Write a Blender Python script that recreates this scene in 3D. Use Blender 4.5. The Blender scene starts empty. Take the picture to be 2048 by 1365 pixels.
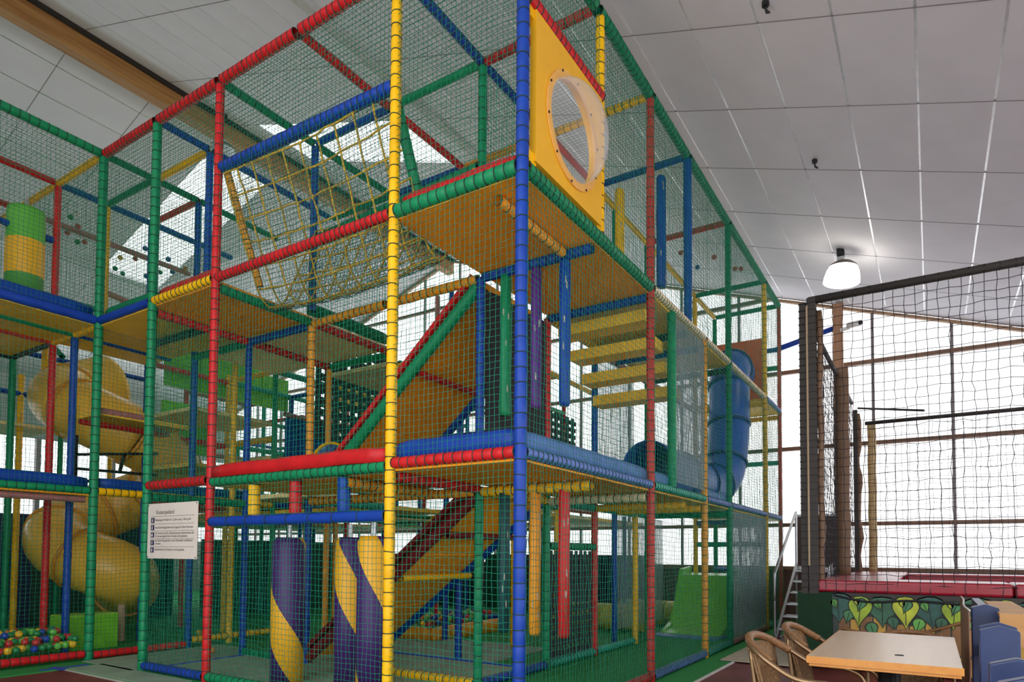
import bpy, bmesh, math, random
import numpy as np
from mathutils import Vector, Matrix
random.seed(7); rng = np.random.default_rng(7)
SC = bpy.context.scene
COL = SC.collection
PI = math.pi

# ------------------------------------------------------------------ camera, sky, exposure
cam_d = bpy.data.cameras.new('camera'); cam = bpy.data.objects.new('camera', cam_d); COL.objects.link(cam)
SC.camera = cam
F_ = Vector((0.84181109, 0.53837754, 0.03877777)); R_ = Vector((0.53854882, -0.84256705, 0.00677733)); U_ = Vector((-0.03632163, -0.01517849, 0.99922488))
cam.matrix_world = Matrix(((R_.x, U_.x, -F_.x, -3.80398), (R_.y, U_.y, -F_.y, -2.36838), (R_.z, U_.z, -F_.z, 1.25492), (0, 0, 0, 1)))
cam_d.sensor_width = 36.0; cam_d.lens = 1312.43 / 2048 * 36.0
cam_d.shift_y = (1058.15 - 682.5) / 2048
cam_d.clip_start = 0.05; cam_d.clip_end = 200
w = bpy.data.worlds.new('overcast_sky'); SC.world = w; w.use_nodes = True
bg = w.node_tree.nodes['Background']; bg.inputs[0].default_value = (0.93, 0.96, 1.0, 1); bg.inputs[1].default_value = 1.5
WINDOW_GLOW = 0.62          # daylight through the translucent window panes
SC.view_settings.view_transform = 'Standard'; SC.view_settings.look = 'None'
SC.view_settings.gamma = 1; SC.view_settings.use_curve_mapping = False
SC.view_settings.exposure = 1.08

SC.cycles.max_bounces = 6; SC.cycles.diffuse_bounces = 3; SC.cycles.glossy_bounces = 2; SC.cycles.transparent_max_bounces = 8

# ------------------------------------------------------------------ materials
MATS = {}
def mat(name, col, rough=0.45, metal=0.0, var=0.10, scale=9.0, bump=0.0, spec=0.5, emit=None, coat=0.0):
    if name in MATS: return MATS[name]
    m = bpy.data.materials.new(name); m.use_nodes = True; nt = m.node_tree; b = nt.nodes['Principled BSDF']
    b.inputs['Roughness'].default_value = rough; b.inputs['Metallic'].default_value = metal
    b.inputs['Specular IOR Level'].default_value = spec
    if coat: b.inputs['Coat Weight'].default_value = coat
    tc = nt.nodes.new('ShaderNodeTexCoord'); n = nt.nodes.new('ShaderNodeTexNoise'); n.inputs['Scale'].default_value = scale; n.inputs['Detail'].default_value = 4
    nt.links.new(tc.outputs['Object'], n.inputs['Vector'])
    r = nt.nodes.new('ShaderNodeValToRGB'); e = r.color_ramp.elements
    e[0].position = 0.3; e[1].position = 0.7
    e[0].color = tuple(max(0, c * (1 - var)) for c in col) + (1,); e[1].color = tuple(min(1, c * (1 + var)) for c in col) + (1,)
    nt.links.new(n.outputs['Fac'], r.inputs['Fac']); nt.links.new(r.outputs['Color'], b.inputs['Base Color'])
    if bump:
        bp = nt.nodes.new('ShaderNodeBump'); bp.inputs['Strength'].default_value = bump; bp.inputs['Distance'].default_value = 0.01
        nt.links.new(n.outputs['Fac'], bp.inputs['Height']); nt.links.new(bp.outputs['Normal'], b.inputs['Normal'])
    if emit:
        b.inputs['Emission Color'].default_value = tuple(emit[0]) + (1,); b.inputs['Emission Strength'].default_value = emit[1]
    MATS[name] = m; return m
def wood(name, c1, c2, axis='X', scale=3.0, rough=0.5):
    if name in MATS: return MATS[name]
    m = mat(name, c1, rough); nt = m.node_tree; n = [x for x in nt.nodes if x.type == 'TEX_NOISE'][0]; tc = [x for x in nt.nodes if x.type == 'TEX_COORD'][0]
    mp = nt.nodes.new('ShaderNodeMapping'); s = [scale * 8] * 3; s['XYZ'.index(axis)] = scale * 0.35; mp.inputs['Scale'].default_value = s
    nt.links.new(tc.outputs['Object'], mp.inputs['Vector']); nt.links.new(mp.outputs['Vector'], n.inputs['Vector']); n.inputs['Scale'].default_value = 1.0; n.inputs['Distortion'].default_value = 0.6
    r = [x for x in nt.nodes if x.type == 'VALTORGB'][0]; r.color_ramp.elements[0].color = tuple(c1) + (1,); r.color_ramp.elements[1].color = tuple(c2) + (1,)
    return m
VC = dict(R=(0.56, 0.013, 0.016), G=(0.006, 0.235, 0.09), B=(0.008, 0.05, 0.34), Y=(0.95, 0.50, 0.004), O=(0.82, 0.33, 0.015),
          P=(0.10, 0.02, 0.22), T=(0.03, 0.36, 0.25), L=(0.20, 0.60, 0.03), C=(0.80, 0.68, 0.42), D=(0.02, 0.03, 0.035), K=(0.42, 0.16, 0.15), S=(0.10, 0.19, 0.48), N=(0.008, 0.06, 0.065), M=(0.16, 0.008, 0.012))  # S, T: blue and green with sky light on the rails painted in
VN = dict(R='red', G='green', B='blue', Y='yellow', O='orange', P='purple', T='teal', L='lime', C='cream', D='black', K='faded_red', S='skylit_blue', N='dark_teal', M='dark_red')
def vin(c): return mat('vinyl_' + VN[c], VC[c], 0.42, var=0.14, scale=6, bump=0.12, spec=0.3)
CORD = mat('lacing_cord', (0.01, 0.035, 0.025), 0.7)
NETG = mat('green_net_cord', (0.008, 0.21, 0.125), 0.6, var=0.2, spec=0.25)
NETK = mat('black_net_cord', (0.008, 0.008, 0.014), 0.7)
ROPE = mat('yellow_rope', (0.55, 0.34, 0.03), 0.8, var=0.3, scale=40, bump=0.4)
GREYM = mat('grey_mesh_fabric', (0.36, 0.39, 0.44), 0.8)
DECKO = mat('orange_deck_sheet', (0.93, 0.36, 0.015), 0.55, var=0.08, scale=3, spec=.2)
DECKY = mat('yellow_deck_sheet', (0.92, 0.55, 0.04), 0.5, var=0.12, scale=2, spec=.2)
DECKB = mat('beige_deck_sheet', (0.92, 0.74, 0.32), 0.5, var=0.12, scale=2)
DARK = mat('dark_fabric', (0.025, 0.025, 0.03), 0.85, bump=0.3, scale=20)
STEEL = mat('grey_steel', (0.45, 0.46, 0.47), 0.35, 0.9)
BLACKM = mat('black_metal', (0.015, 0.015, 0.018), 0.5, 0.3)

# ------------------------------------------------------------------ mesh helpers
def newmesh(name, V, Fc, smooth=False):
    me = bpy.data.meshes.new(name)
    V = np.asarray(V, dtype=np.float32).reshape(-1, 3)
    if isinstance(Fc, np.ndarray):
        M, k = Fc.shape
        me.vertices.add(len(V)); me.vertices.foreach_set('co', V.ravel())
        me.loops.add(M * k); me.loops.foreach_set('vertex_index', Fc.astype(np.int32).ravel())
        me.polygons.add(M); me.polygons.foreach_set('loop_start', np.arange(0, M * k, k, dtype=np.int32))
        me.update(calc_edges=True)
    else:
        me.from_pydata([tuple(v) for v in V], [], Fc)
    if smooth: me.polygons.foreach_set('use_smooth', [True] * len(me.polygons))
    me.update(); return me
def add(name, me, m, parent=None, loc=None):
    o = bpy.data.objects.new(name, me); COL.objects.link(o)
    if m is not None and len(me.materials) == 0: me.materials.append(m)
    if parent is not None:
        o.parent = parent
        o.location = loc if loc is not None else tuple(-c for c in parent.get('_base', (0, 0, 0)))
    elif loc is not None: o.location = loc
    return o
def tag(o, label, cat, group=None):
    o['label'] = label; o['category'] = cat
    if group: o['group'] = group
    return o
BASES = []
def thing(name, label, cat, loc=(0, 0, 0), group=None, world=True, rz=0):
    """Empty at the thing's base; with world=True the parts are modelled in hall coordinates."""
    o = bpy.data.objects.new(name, None); COL.objects.link(o); o.location = loc; o.rotation_euler = (0, 0, rz); o.empty_display_size = 0.1
    tag(o, label, cat, group)
    o['_base'] = tuple(loc) if world else (0.0, 0.0, 0.0); BASES.append(o)
    return o
def struct(name, me, m, loc=None):
    o = add(name, me, m, None, loc); o['kind'] = 'structure'; return o
class MB:
    def __init__(s): s.V = []; s.F = []
    def quadmesh(s, V, F):
        k = len(s.V); s.V += [tuple(v) for v in V]; s.F += [tuple(i + k for i in f) for f in F]
    def box(s, a, b):
        x0, y0, z0 = a; x1, y1, z1 = b
        s.quadmesh([(x0, y0, z0), (x1, y0, z0), (x1, y1, z0), (x0, y1, z0), (x0, y0, z1), (x1, y0, z1), (x1, y1, z1), (x0, y1, z1)],
                   [(0, 3, 2, 1), (4, 5, 6, 7), (0, 1, 5, 4), (1, 2, 6, 5), (2, 3, 7, 6), (3, 0, 4, 7)]); return s
    def bar(s, p, q, wd, h, up=(0, 0, 1)):
        p = Vector(p); q = Vector(q); d = (q - p).normalized(); u = Vector(up)
        if abs(d.dot(u)) > 0.98: u = Vector((1, 0, 0))
        sd = d.cross(u).normalized(); u = sd.cross(d).normalized()
        a = sd * wd / 2; b = u * h / 2
        s.quadmesh([p - a - b, p + a - b, p + a + b, p - a + b, q - a - b, q + a - b, q + a + b, q - a + b],
                   [(0, 1, 2, 3), (7, 6, 5, 4), (0, 4, 5, 1), (1, 5, 6, 2), (2, 6, 7, 3), (3, 7, 4, 0)]); return s
    def cyl(s, p, q, r, r2=None, n=12, caps=True):
        s.path([p, q], [r, r if r2 is None else r2], n, caps); return s
    def path(s, pts, rad, n=12, caps=True, closed=False):
        pts = [Vector(p) for p in pts]; m = len(pts)
        if not isinstance(rad, (list, tuple)): rad = [rad] * m
        prev = None; V = []
        for i, p in enumerate(pts):
            if closed: t = pts[(i + 1) % m] - pts[(i - 1) % m]
            else: t = pts[min(i + 1, m - 1)] - pts[max(i - 1, 0)]
            t.normalize()
            if prev is None:
                u = Vector((0, 0, 1)) if abs(t.z) < 0.9 else Vector((1, 0, 0))
                a = t.cross(u).normalized()
            else:
                a = (prev - t * prev.dot(t)).normalized()
            prev = a; b = t.cross(a)
            for k in range(n):
                an = 2 * PI * k / n; V.append(p + (a * math.cos(an) + b * math.sin(an)) * rad[i])
        Fc = []
        for i in range(m if closed else m - 1):
            j = (i + 1) % m
            for k in range(n):
                Fc.append((i * n + k, i * n + (k + 1) % n, j * n + (k + 1) % n, j * n + k))
        if caps and not closed:
            Fc.append(tuple(range(n - 1, -1, -1))); Fc.append(tuple((m - 1) * n + k for k in range(n)))
        s.quadmesh(V, Fc); return s
    def lathe(s, prof, n=24, c=(0, 0, 0)):
        V = []; m = len(prof)
        for r, z in prof:
            for k in range(n): V.append((c[0] + r * math.cos(2 * PI * k / n), c[1] + r * math.sin(2 * PI * k / n), c[2] + z))
        Fc = [(i * n + k, i * n + (k + 1) % n, (i + 1) * n + (k + 1) % n, (i + 1) * n + k) for i in range(m - 1) for k in range(n)]
        s.quadmesh(V, Fc); return s
    def prism(s, poly, axis, a, b):
        """extrude a 2-D polygon along an axis ('x','y','z') from a to b"""
        def mk(u, v, t): return {'x': (t, u, v), 'y': (u, t, v), 'z': (u, v, t)}[axis]
        n = len(poly); V = [mk(u, v, a) for u, v in poly] + [mk(u, v, b) for u, v in poly]
        Fc = [tuple(range(n - 1, -1, -1)), tuple(range(n, 2 * n))] + [(i, (i + 1) % n, n + (i + 1) % n, n + i) for i in range(n)]
        s.quadmesh(V, Fc); return s
    def mesh(s, name, smooth=False):
        me = newmesh(name, s.V, s.F, smooth)
        bm = bmesh.new(); bm.from_mesh(me); bmesh.ops.recalc_face_normals(bm, faces=bm.faces); bm.to_mesh(me); bm.free()
        if smooth: me.polygons.foreach_set('use_smooth', [len(p.vertices) < 8 for p in me.polygons])
        return me
    def build(s, name, m, parent=None, smooth=False, loc=None): return add(name, s.mesh(name, smooth), m, parent, loc)

def padtube_mesh(p, q, r, pitch=0.105, n=10, depth=0.10, squash=0.0):
    """foam sleeve laced every few centimetres: bulging segments with narrow grooves"""
    p = Vector(p); q = Vector(q); L = (q - p).length; k = max(1, round(L / pitch)); d = (q - p) / L
    u = Vector((0, 0, 1)) if abs(d.z) < 0.9 else Vector((1, 0, 0))
    a = np.array(d.cross(u).normalized()); b = np.array(d.cross(Vector(a)))
    ts = []; rs = []
    for i in range(k):
        g = r * (1 - depth * random.uniform(0.5, 1.2))
        ts += [i / k, (i + 0.16) / k, (i + 0.84) / k]; rs += [g, r * random.uniform(0.985, 1.02), r * random.uniform(0.985, 1.02)]
    ts.append(1); rs.append(r * (1 - depth)); ts = np.array(ts); rs = np.array(rs)
    C0 = np.array(p)[None] + np.outer(ts * L, np.array(d))
    C0 += (np.outer(rng.normal(0, 1, len(ts)), a) + np.outer(rng.normal(0, 1, len(ts)), b)) * r * 0.012
    an = np.arange(n) * 2 * PI / n
    ring = np.cos(an)[:, None] * a + np.sin(an)[:, None] * b
    V = C0[:, None, :] + rs[:, None, None] * ring[None]
    m = len(ts); i = np.arange(m - 1)[:, None]; j = np.arange(n)[None]; j2 = (j + 1) % n
    Fq = np.stack([i * n + j, i * n + j2, (i + 1) * n + j2, (i + 1) * n + j], -1).reshape(-1, 4)
    return V.reshape(-1, 3), Fq, C0[::3], np.array(d), a, b
def lacing_mesh(name, centres, d, a, b, r, n=10, w_=0.0035):
    Vs = []; Fs = []; off = 0; an = np.arange(n) * 2 * PI / n
    ring = np.cos(an)[:, None] * a + np.sin(an)[:, None] * b
    for c in centres:
        tilt = rng.normal(0, 0.05)
        sh = np.outer(np.cos(an) * r * tilt, d)
        prof = [(-w_, r * 0.93), (-w_, r * 1.03), (w_, r * 1.03), (w_, r * 0.93)]
        V = np.concatenate([c + d * t + ring * rr + sh for t, rr in prof])
        for kk in range(3):
            for j in range(n): Fs.append((off + kk * n + j, off + kk * n + (j + 1) % n, off + (kk + 1) * n + (j + 1) % n, off + (kk + 1) * n + j))
        Vs.append(V); off += 4 * n
    return newmesh(name, np.concatenate(Vs), np.array(Fs))
def tube(kind, p, q, c, parent, r=0.043, pitch=0.105, lace=True, depth=0.10, n=10):
    V, Fq, cs, d, a, b = padtube_mesh(p, q, r, pitch, n, depth)
    o = add(kind, newmesh(kind, V, Fq, True), vin(c), parent)
    if lace:
        l = add('lacing', lacing_mesh('lacing', cs, d, a, b, r), CORD, o, (0, 0, 0)); l['kind'] = 'stuff'
    return o
def plain(kind, p, q, c, parent, r=0.04, n=10):
    return tube(kind, p, q, c, parent, r, 0.28, False, 0.05, n)
def pad(p, q, c, parent, h=0.13, t=0.07, name='edge_pad'):
    """soft vinyl strip with rounded top standing along an edge"""
    p = Vector(p); q = Vector(q); mb = MB(); n = 12; d = (q - p); L = d.length; d.normalize(); sd = d.cross(Vector((0, 0, 1))).normalized()
    prof = [(-t / 2, 0), (-t / 2, h * .75), (-t * .3, h * .95), (0, h), (t * .3, h * .95), (t / 2, h * .75), (t / 2, 0)]
    V = []; Fc = []; m = len(prof)
    for i in range(n + 1):
        s = 0.9 + 0.1 * min(1, min(i, n - i)); jj = random.uniform(-.004, .004)
        for (u, z) in prof: V.append(p + d * (L * i / n) + sd * u * s + Vector((0, 0, z * s + jj)))
    for i in range(n):
        for k in range(m): Fc.append((i * m + k, i * m + (k + 1) % m, (i + 1) * m + (k + 1) % m, (i + 1) * m + k))
    Fc += [tuple(range(m)), tuple(n * m + k for k in range(m))]
    mb.quadmesh(V, Fc); return mb.build(name, vin(c), parent, True)

def net(name, fn, nu, nv, m, parent, r=0.0021, su=None, sv=None, jit=0.004, sides=3):
    """knotted netting over a patch fn(u,v)->points: nu strands across u, nv across v, real cord geometry"""
    Vs = []; Fs = []; off = 0
    eps = 1e-3
    def strands(along_u, count, segs):
        nonlocal off
        c = np.linspace(0, 1, count + 1); t = np.linspace(0, 1, segs + 1)
        A, T = np.meshgrid(c, t, indexing='ij')
        fu, fv = (T, A) if along_u else (A, T)
        P = fn(fu.ravel(), fv.ravel()).reshape(count + 1, segs + 1, 3)
        P = P + rng.normal(0, jit, P.shape)
        tan = np.gradient(P, axis=1); tan /= np.linalg.norm(tan, axis=2, keepdims=True) + 1e-9
        ref = np.array([0.31, 0.47, 0.82]); a = np.cross(tan, ref); a /= np.linalg.norm(a, axis=2, keepdims=True) + 1e-9; b = np.cross(tan, a)
        an = np.arange(sides) * 2 * PI / sides
        V = P[:, :, None, :] + r * (np.cos(an)[None, None, :, None] * a[:, :, None, :] + np.sin(an)[None, None, :, None] * b[:, :, None, :])
        S1 = segs + 1
        i = np.arange(count + 1)[:, None, None]; j = np.arange(segs)[None, :, None]; k = np.arange(sides)[None, None]; k2 = (k + 1) % sides
        base = (i * S1 + j) * sides; nxt = base + sides
        Fq = np.stack([base + k, base + k2, nxt + k2, nxt + k], -1).reshape(-1, 4) + off
        Vs.append(V.reshape(-1, 3)); Fs.append(Fq); off += V.size // 3
    strands(True, nv, su or max(2, nu // 3)); strands(False, nu, sv or max(2, nv // 3))
    o = add(name, newmesh(name, np.concatenate(Vs), np.concatenate(Fs), True), m, parent); o['kind'] = 'stuff'; return o
CELL = 0.047
def flatnet(p00, p10, p01, p11, parent, m=None, cell=CELL, r=0.0021, bulge=0.02, jit=0.0035, name='net_panel', seg=3):
    p00, p10, p01, p11 = [np.array(p, float) for p in (p00, p10, p01, p11)]
    nrm = np.cross(p10 - p00, p01 - p00); nrm /= np.linalg.norm(nrm)
    ph = rng.uniform(0, 6, 4); bl = bulge * rng.uniform(-1, 1)
    def fn(u, v):
        u_ = u[:, None]; v_ = v[:, None]
        P = p00 * (1 - u_) * (1 - v_) + p10 * u_ * (1 - v_) + p01 * (1 - u_) * v_ + p11 * u_ * v_
        wv = bl * np.sin(PI * u) * np.sin(PI * v)
        sag = 0.012 * np.sin(5 * u + ph[0]) * np.sin(7 * v + ph[1]) * np.sin(PI * u) * np.sin(PI * v) * 2
        return P + nrm * wv[:, None] + np.outer(sag, [0, 0, 1.0])
    L1 = max(np.linalg.norm(p10 - p00), np.linalg.norm(p11 - p01)); L2 = max(np.linalg.norm(p01 - p00), np.linalg.norm(p11 - p10))
    nu = max(2, round(L1 / cell)); nv = max(2, round(L2 / cell))
    return net(name, fn, nu, nv, m or NETG, parent, r, max(2, nu // seg), max(2, nv // seg), jit)
def xnet(y, x0, x1, z0, z1, parent, **k): return flatnet((x0, y, z0), (x1, y, z0), (x0, y, z1), (x1, y, z1), parent, **k)
def ynet(x, y0, y1, z0, z1, parent, **k): return flatnet((x, y0, z0), (x, y1, z0), (x, y0, z1), (x, y1, z1), parent, **k)
def znet(z, x0, x1, y0, y1, parent, **k): return flatnet((x0, y0, z), (x1, y0, z), (x0, y1, z), (x1, y1, z), parent, bulge=0.06, **k)
def deck(x0, x1, y0, y1, z, m, parent, t=0.05, name='deck_panel'):
    return MB().box((x0 + .01, y0 + .01, z - t), (x1 - .01, y1 - .01, z)).build(name, m, parent)

# ================================================================== the hall
S_ = 0.335; ZR0 = 6.35; YR = 8.42; ZRG = ZR0 + S_ * YR; XW = 9.92
def roofz(y): return ZR0 + S_ * y if y <= YR else ZRG - S_ * (y - YR)
def procfloor():
    return mat('maroon_floor', (0.17, 0.035, 0.032), 0.5, var=0.25, scale=2.5, spec=.3)
struct('floor', MB().box((-14, -12, -0.12), (12, 22, -0.012)).mesh('floor'), procfloor())
GREENF = mat('green_carpet', (0.035, 0.27, 0.065), 0.85, spec=.2, var=0.12, scale=30, bump=0.2)
MATF = mat('grey_green_mat', (0.26, 0.36, 0.25), 0.7, var=0.15, scale=4)
fl = bpy.data.objects['floor']
def flpart(name, a, b, m): return MB().box(a, b).build(name, m, fl, loc=(0, 0, 0))
flpart('carpet', (-0.42, -0.36, -0.012), (9.9, 17.9, 0.0), GREENF)
flpart('carpet', (-6.0, 5.45, -0.012), (-0.42, 17.9, 0.0), GREENF)
flpart('bounce_floor', (-14, -12, -0.012), (-1.3, 5.2, -0.004), mat('bounce_floor_cream', (.62, .57, .50), .4))  # pale floor zone out of view, added to bounce light up to the decks
flpart('edge_strip', (-0.42, -0.385, -0.012), (9.9, -0.36, 0.004), mat('white_strip', (0.7, 0.68, 0.66), 0.5))
flpart('edge_strip', (-0.445, -0.385, -0.012), (-0.42, 5.45, 0.003), mat('pale_strip', (0.4, 0.45, 0.35), 0.5))
flpart('floor_mat', (-0.1, 4.75, 0), (1.6, 5.80, 0.006), MATF)
flpart('floor_mat', (-0.40, 3.7, 0), (-0.06, 5.42, 0.006), MATF)
flpart('floor_mat', (0.1, 1.3, 0), (2.3, 4.6, 0.02), MATF)
flpart('floor_mat', (2.5, 1.9, 0), (3.8, 4.6, 0.02), MATF)
BT = mat('blue_tape', (0.02, 0.06, 0.5), 0.5)
flpart('floor_tape', (-0.62, 5.50, 0), (-0.16, 5.56, 0.004), BT)
flpart('floor_tape', (-0.50, 5.38, 0), (-0.43, 5.62, 0.005), BT)
flpart('floor_tape', (0.12, 4.62, 0.0), (2.4, 4.66, 0.024), BT)
flpart('floor_tape', (2.36, 1.3, 0.0), (2.40, 4.6, 0.024), BT)

# roof: backing sheets with ceiling tiles on the underside, a skylight band across both slopes
CEIL = mat('ceiling_tile_white', (0.74, 0.74, 0.80), 0.85, var=0.035, scale=2.0)
JOINT = mat('ceiling_joint', (0.74, 0.74, 0.76), 0.33, 0.75)
SKX0, SKX1, SKY0, SKY1 = 3.38, 4.68, 4.15, 13.2
ceil = bpy.data.objects.new('ceiling', None); COL.objects.link(ceil); ceil['kind'] = 'structure'
def slab(x0, x1, y0, y1, lift0, lift1, name, m, parent):
    mb = MB(); z = [roofz(y0), roofz(y1)]
    V = [(x0, y0, z[0] + lift0), (x1, y0, z[0] + lift0), (x1, y1, z[1] + lift0), (x0, y1, z[1] + lift0), (x0, y0, z[0] + lift1), (x1, y0, z[0] + lift1), (x1, y1, z[1] + lift1), (x0, y1, z[1] + lift1)]
    mb.quadmesh(V, [(0, 3, 2, 1), (4, 5, 6, 7), (0, 1, 5, 4), (1, 2, 6, 5), (2, 3, 7, 6), (3, 0, 4, 7)])
    return mb.build(name, m, parent, loc=(0, 0, 0))
RX0, RX1, RY0, RY1 = -5.5, 10.1, -8.5, 18.2
for (a, b) in ((RX0, SKX0), (SKX1, RX1)):
    slab(a, b, RY0, YR, -0.003, 0.16, 'roof_sheet', JOINT, ceil); slab(a, b, YR, RY1, -0.003, 0.16, 'roof_sheet', JOINT, ceil)
slab(SKX0, SKX1, RY0, SKY0, -0.003, 0.16, 'roof_sheet', JOINT, ceil); slab(SKX0, SKX1, SKY1, RY1, -0.003, 0.16, 'roof_sheet', JOINT, ceil)
slab(SKX0, SKX1, YR - 0.55, YR, -0.003, 0.16, 'roof_sheet', JOINT, ceil); slab(SKX0, SKX1, YR, YR + 0.55, -0.003, 0.16, 'roof_sheet', JOINT, ceil)
PANE = mat('daylit_translucent_pane', (0.85, 0.9, 0.95), 0.4, emit=((0.97, 0.98, 1.0), WINDOW_GLOW))
def paneribbed():
    m = mat('daylit_ribbed_pane', (0.85, 0.9, 0.95), 0.4, emit=((0.97, 0.99, 1.0), WINDOW_GLOW)); return m
for (a, b) in ((SKY0, 5.2), (5.2, 6.2), (6.2, YR - 0.55), (YR + 0.55, 10.6), (10.6, SKY1)):
    slab(SKX0, SKX1, a + .02, b - .02, 0.05, 0.07, 'skylight_pane', PANE, ceil)
TX, TY = 1.30, 0.588
def tilemesh(sg):
    mb = MB(); g = 0.003; dy = TY - 2 * 0.011; x1 = TX - 2 * g; s = S_ * sg
    V = [(0, 0, 0), (x1, 0, 0), (x1, dy, dy * s), (0, dy, dy * s)]; V += [(x, y, z + 0.005) for x, y, z in V]
    mb.quadmesh(V, [(0, 3, 2, 1), (4, 5, 6, 7), (0, 1, 5, 4), (1, 2, 6, 5), (2, 3, 7, 6), (3, 0, 4, 7)])
    me = mb.mesh('tile'); me.materials.append(CEIL); return me
for i in range(-2, 7):
    for (a, b) in ((-5.2, YR - .1), (YR + .1, 16.5)):
        mb = MB(); x = 2.08 + TX * i; mb.bar((x, a, roofz(a) - .006), (x, b, roofz(b) - .006), .009, .008); mb.build('joint_strip', mat('joint_grey', (.20, .19, .20), .8), ceil, loc=(0, 0, 0))
tmA, tmB = tilemesh(1), tilemesh(-1)
def tiles(me, ys):
    for y in ys:
        for i in range(-2, 6):
            x = 2.08 + TX * i
            ym = y + TY / 2
            if abs(x + TX / 2 - (SKX0 + SKX1) / 2) < 0.2 and SKY0 - 0.25 < ym < SKY1 and abs(ym - YR) > 0.55: continue
            add('tile', me, None, ceil, (x + 0.003, y + 0.011, roofz(y + 0.011) - 0.008))
tiles(tmA, [0.03 + TY * k for k in range(-8, 14)])
tiles(tmB, [YR + 0.16 + TY * k for k in range(0, 13)])
GLU = wood('glulam_pine', (0.30, 0.13, 0.035), (0.50, 0.26, 0.08), 'X', 2.0)
rb = MB().box((RX0, YR - 0.10, ZRG - 0.42), (XW, YR + 0.10, ZRG - 0.02)).build('beam', GLU, None); rb.name = 'trim_1'; rb['kind'] = 'structure'
r2 = MB().box((RX0, YR - 0.16, ZRG - 0.12), (XW, YR - 0.105, ZRG - 0.04)).build('beam', mat('dark_gap', (0.03, 0.025, 0.02), 0.9), None); r2.name = 'trim_2'; r2['kind'] = 'structure'
# cable tray / white metal channel on the near slope
ct = MB(); ct.bar((RX0, 3.55, roofz(3.55) - 0.05), (XW, 3.55, roofz(3.55) - 0.05), 0.12, 0.05); ct = ct.build('trim', mat('grey_channel', (0.5, 0.5, 0.48), 0.5), None); ct.name = 'trim_3'; ct['kind'] = 'structure'

# gable window wall: real panes between timber rails and steel mullions
FR = wood('window_timber', (0.16, 0.085, 0.05), (0.24, 0.13, 0.08), 'Y', 2)
wr = bpy.data.objects.new('wall_right', None); COL.objects.link(wr); wr['kind'] = 'structure'
def wpart(mb, name, m): return mb.build(name, m, wr, loc=(0, 0, 0))
RAILS = [1.02, 1.86, 3.35, 4.87, 6.4, 7.9]
MULL = [-8.5, -6.4, -5.15, -3.95, -2.72, -1.5, -0.3, 0.9, 2.1, 3.3, 4.5, 5.7, 6.9, 8.1, 9.3, 10.5, 11.7, 12.9, 14.1, 15.3, 16.5, 18.2]
wpart(MB().box((XW - 0.02, RY0, 0), (XW + 0.2, RY1, 1.0)), 'plinth', mat('plinth_dark', (0.10, 0.045, 0.04), 0.6))
for i in range(len(MULL) - 1):
    a, b = MULL[i], MULL[i + 1]; levels = RAILS + [99]
    for j in range(len(RAILS)):
        z0, z1 = levels[j], levels[j + 1]; ta, tb = roofz(a) - 0.02, roofz(b) - 0.02; tm = ZRG
        za, zb = min(z1, ta), min(z1, tb)
        if za <= z0 + 0.01 and zb <= z0 + 0.01: continue
        poly = [(a + .02, z0), (b - .02, z0), (b - .02, max(zb, z0 + .001))]
        if a < YR < b and z1 > ZRG: poly.append((YR, ZRG - .02))
        poly.append((a + .02, max(za, z0 + .001)))
        wpart(MB().prism(poly, 'x', XW + 0.03, XW + 0.045), 'pane', PANE)
for z in RAILS:
    ylo = max(RY0, (z - ZR0) / S_); yhi = min(RY1, YR + (ZRG - z) / S_)
    wpart(MB().box((XW - 0.05, ylo, z - 0.036), (XW + 0.03, yhi, z + 0.036)), 'rail', FR)
ML = mat('mullion_grey', (0.20, 0.17, 0.17), 0.5)
for y in MULL[1:-1]: wpart(MB().box((XW - 0.03, y - 0.024, 1.0), (XW + 0.03, y + 0.024, roofz(y) - 0.03)), 'mullion', ML)
tp = MB(); tp.bar((XW - 0.04, RY0, roofz(RY0) - 0.06), (XW - 0.04, YR, ZRG - 0.06), 0.08, 0.05); tp.bar((XW - 0.04, YR, ZRG - 0.06), (XW - 0.04, RY1, roofz(RY1) - 0.06), 0.08, 0.05)
wpart(tp, 'verge_board', wood('verge_pine', (0.30, 0.18, 0.10), (0.4, 0.25, 0.15), 'Y', 2))
col = MB().box((XW - 0.28, -1.03, 0), (XW - 0.10, -0.87, roofz(-0.95) - 0.05)).build('trim', wood('column_pine', (0.34, 0.17, 0.09), (0.46, 0.25, 0.14), 'Z', 2), None); col.name = 'trim_4'; col['kind'] = 'structure'
# rear wall along the far eave with daylit panes
wb = bpy.data.objects.new('wall_back', None); COL.objects.link(wb); wb['kind'] = 'structure'
WALLM = mat('back_wall_paint', (0.32, 0.36, 0.33), 0.8)
MB().box((RX0, RY1 - 0.2, 0), (XW, RY1, 1.6)).build('lower_wall', WALLM, wb, loc=(0, 0, 0))
MB().box((RX0, RY1 - 0.2, 4.3), (XW, RY1, 6.2)).build('upper_wall', WALLM, wb, loc=(0, 0, 0))
for i in range(8):
    x = RX0 + i * 1.94
    MB().box((x + .05, RY1 - 0.12, 1.6), (x + 1.86, RY1 - 0.1, 4.3)).build('pane', PANE, wb, loc=(0, 0, 0))
    MB().box((x - .06, RY1 - 0.2, 1.6), (x + .05, RY1, 4.3)).build('mullion', ML, wb, loc=(0, 0, 0))
wl = struct('wall_left_shade', MB().box((RX0 - 0.2, 3.6, 0), (RX0, RY1, 8.0)).mesh('wall_left_shade'), WALLM)  # unseen left wall, added and extended to block sky light

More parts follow.
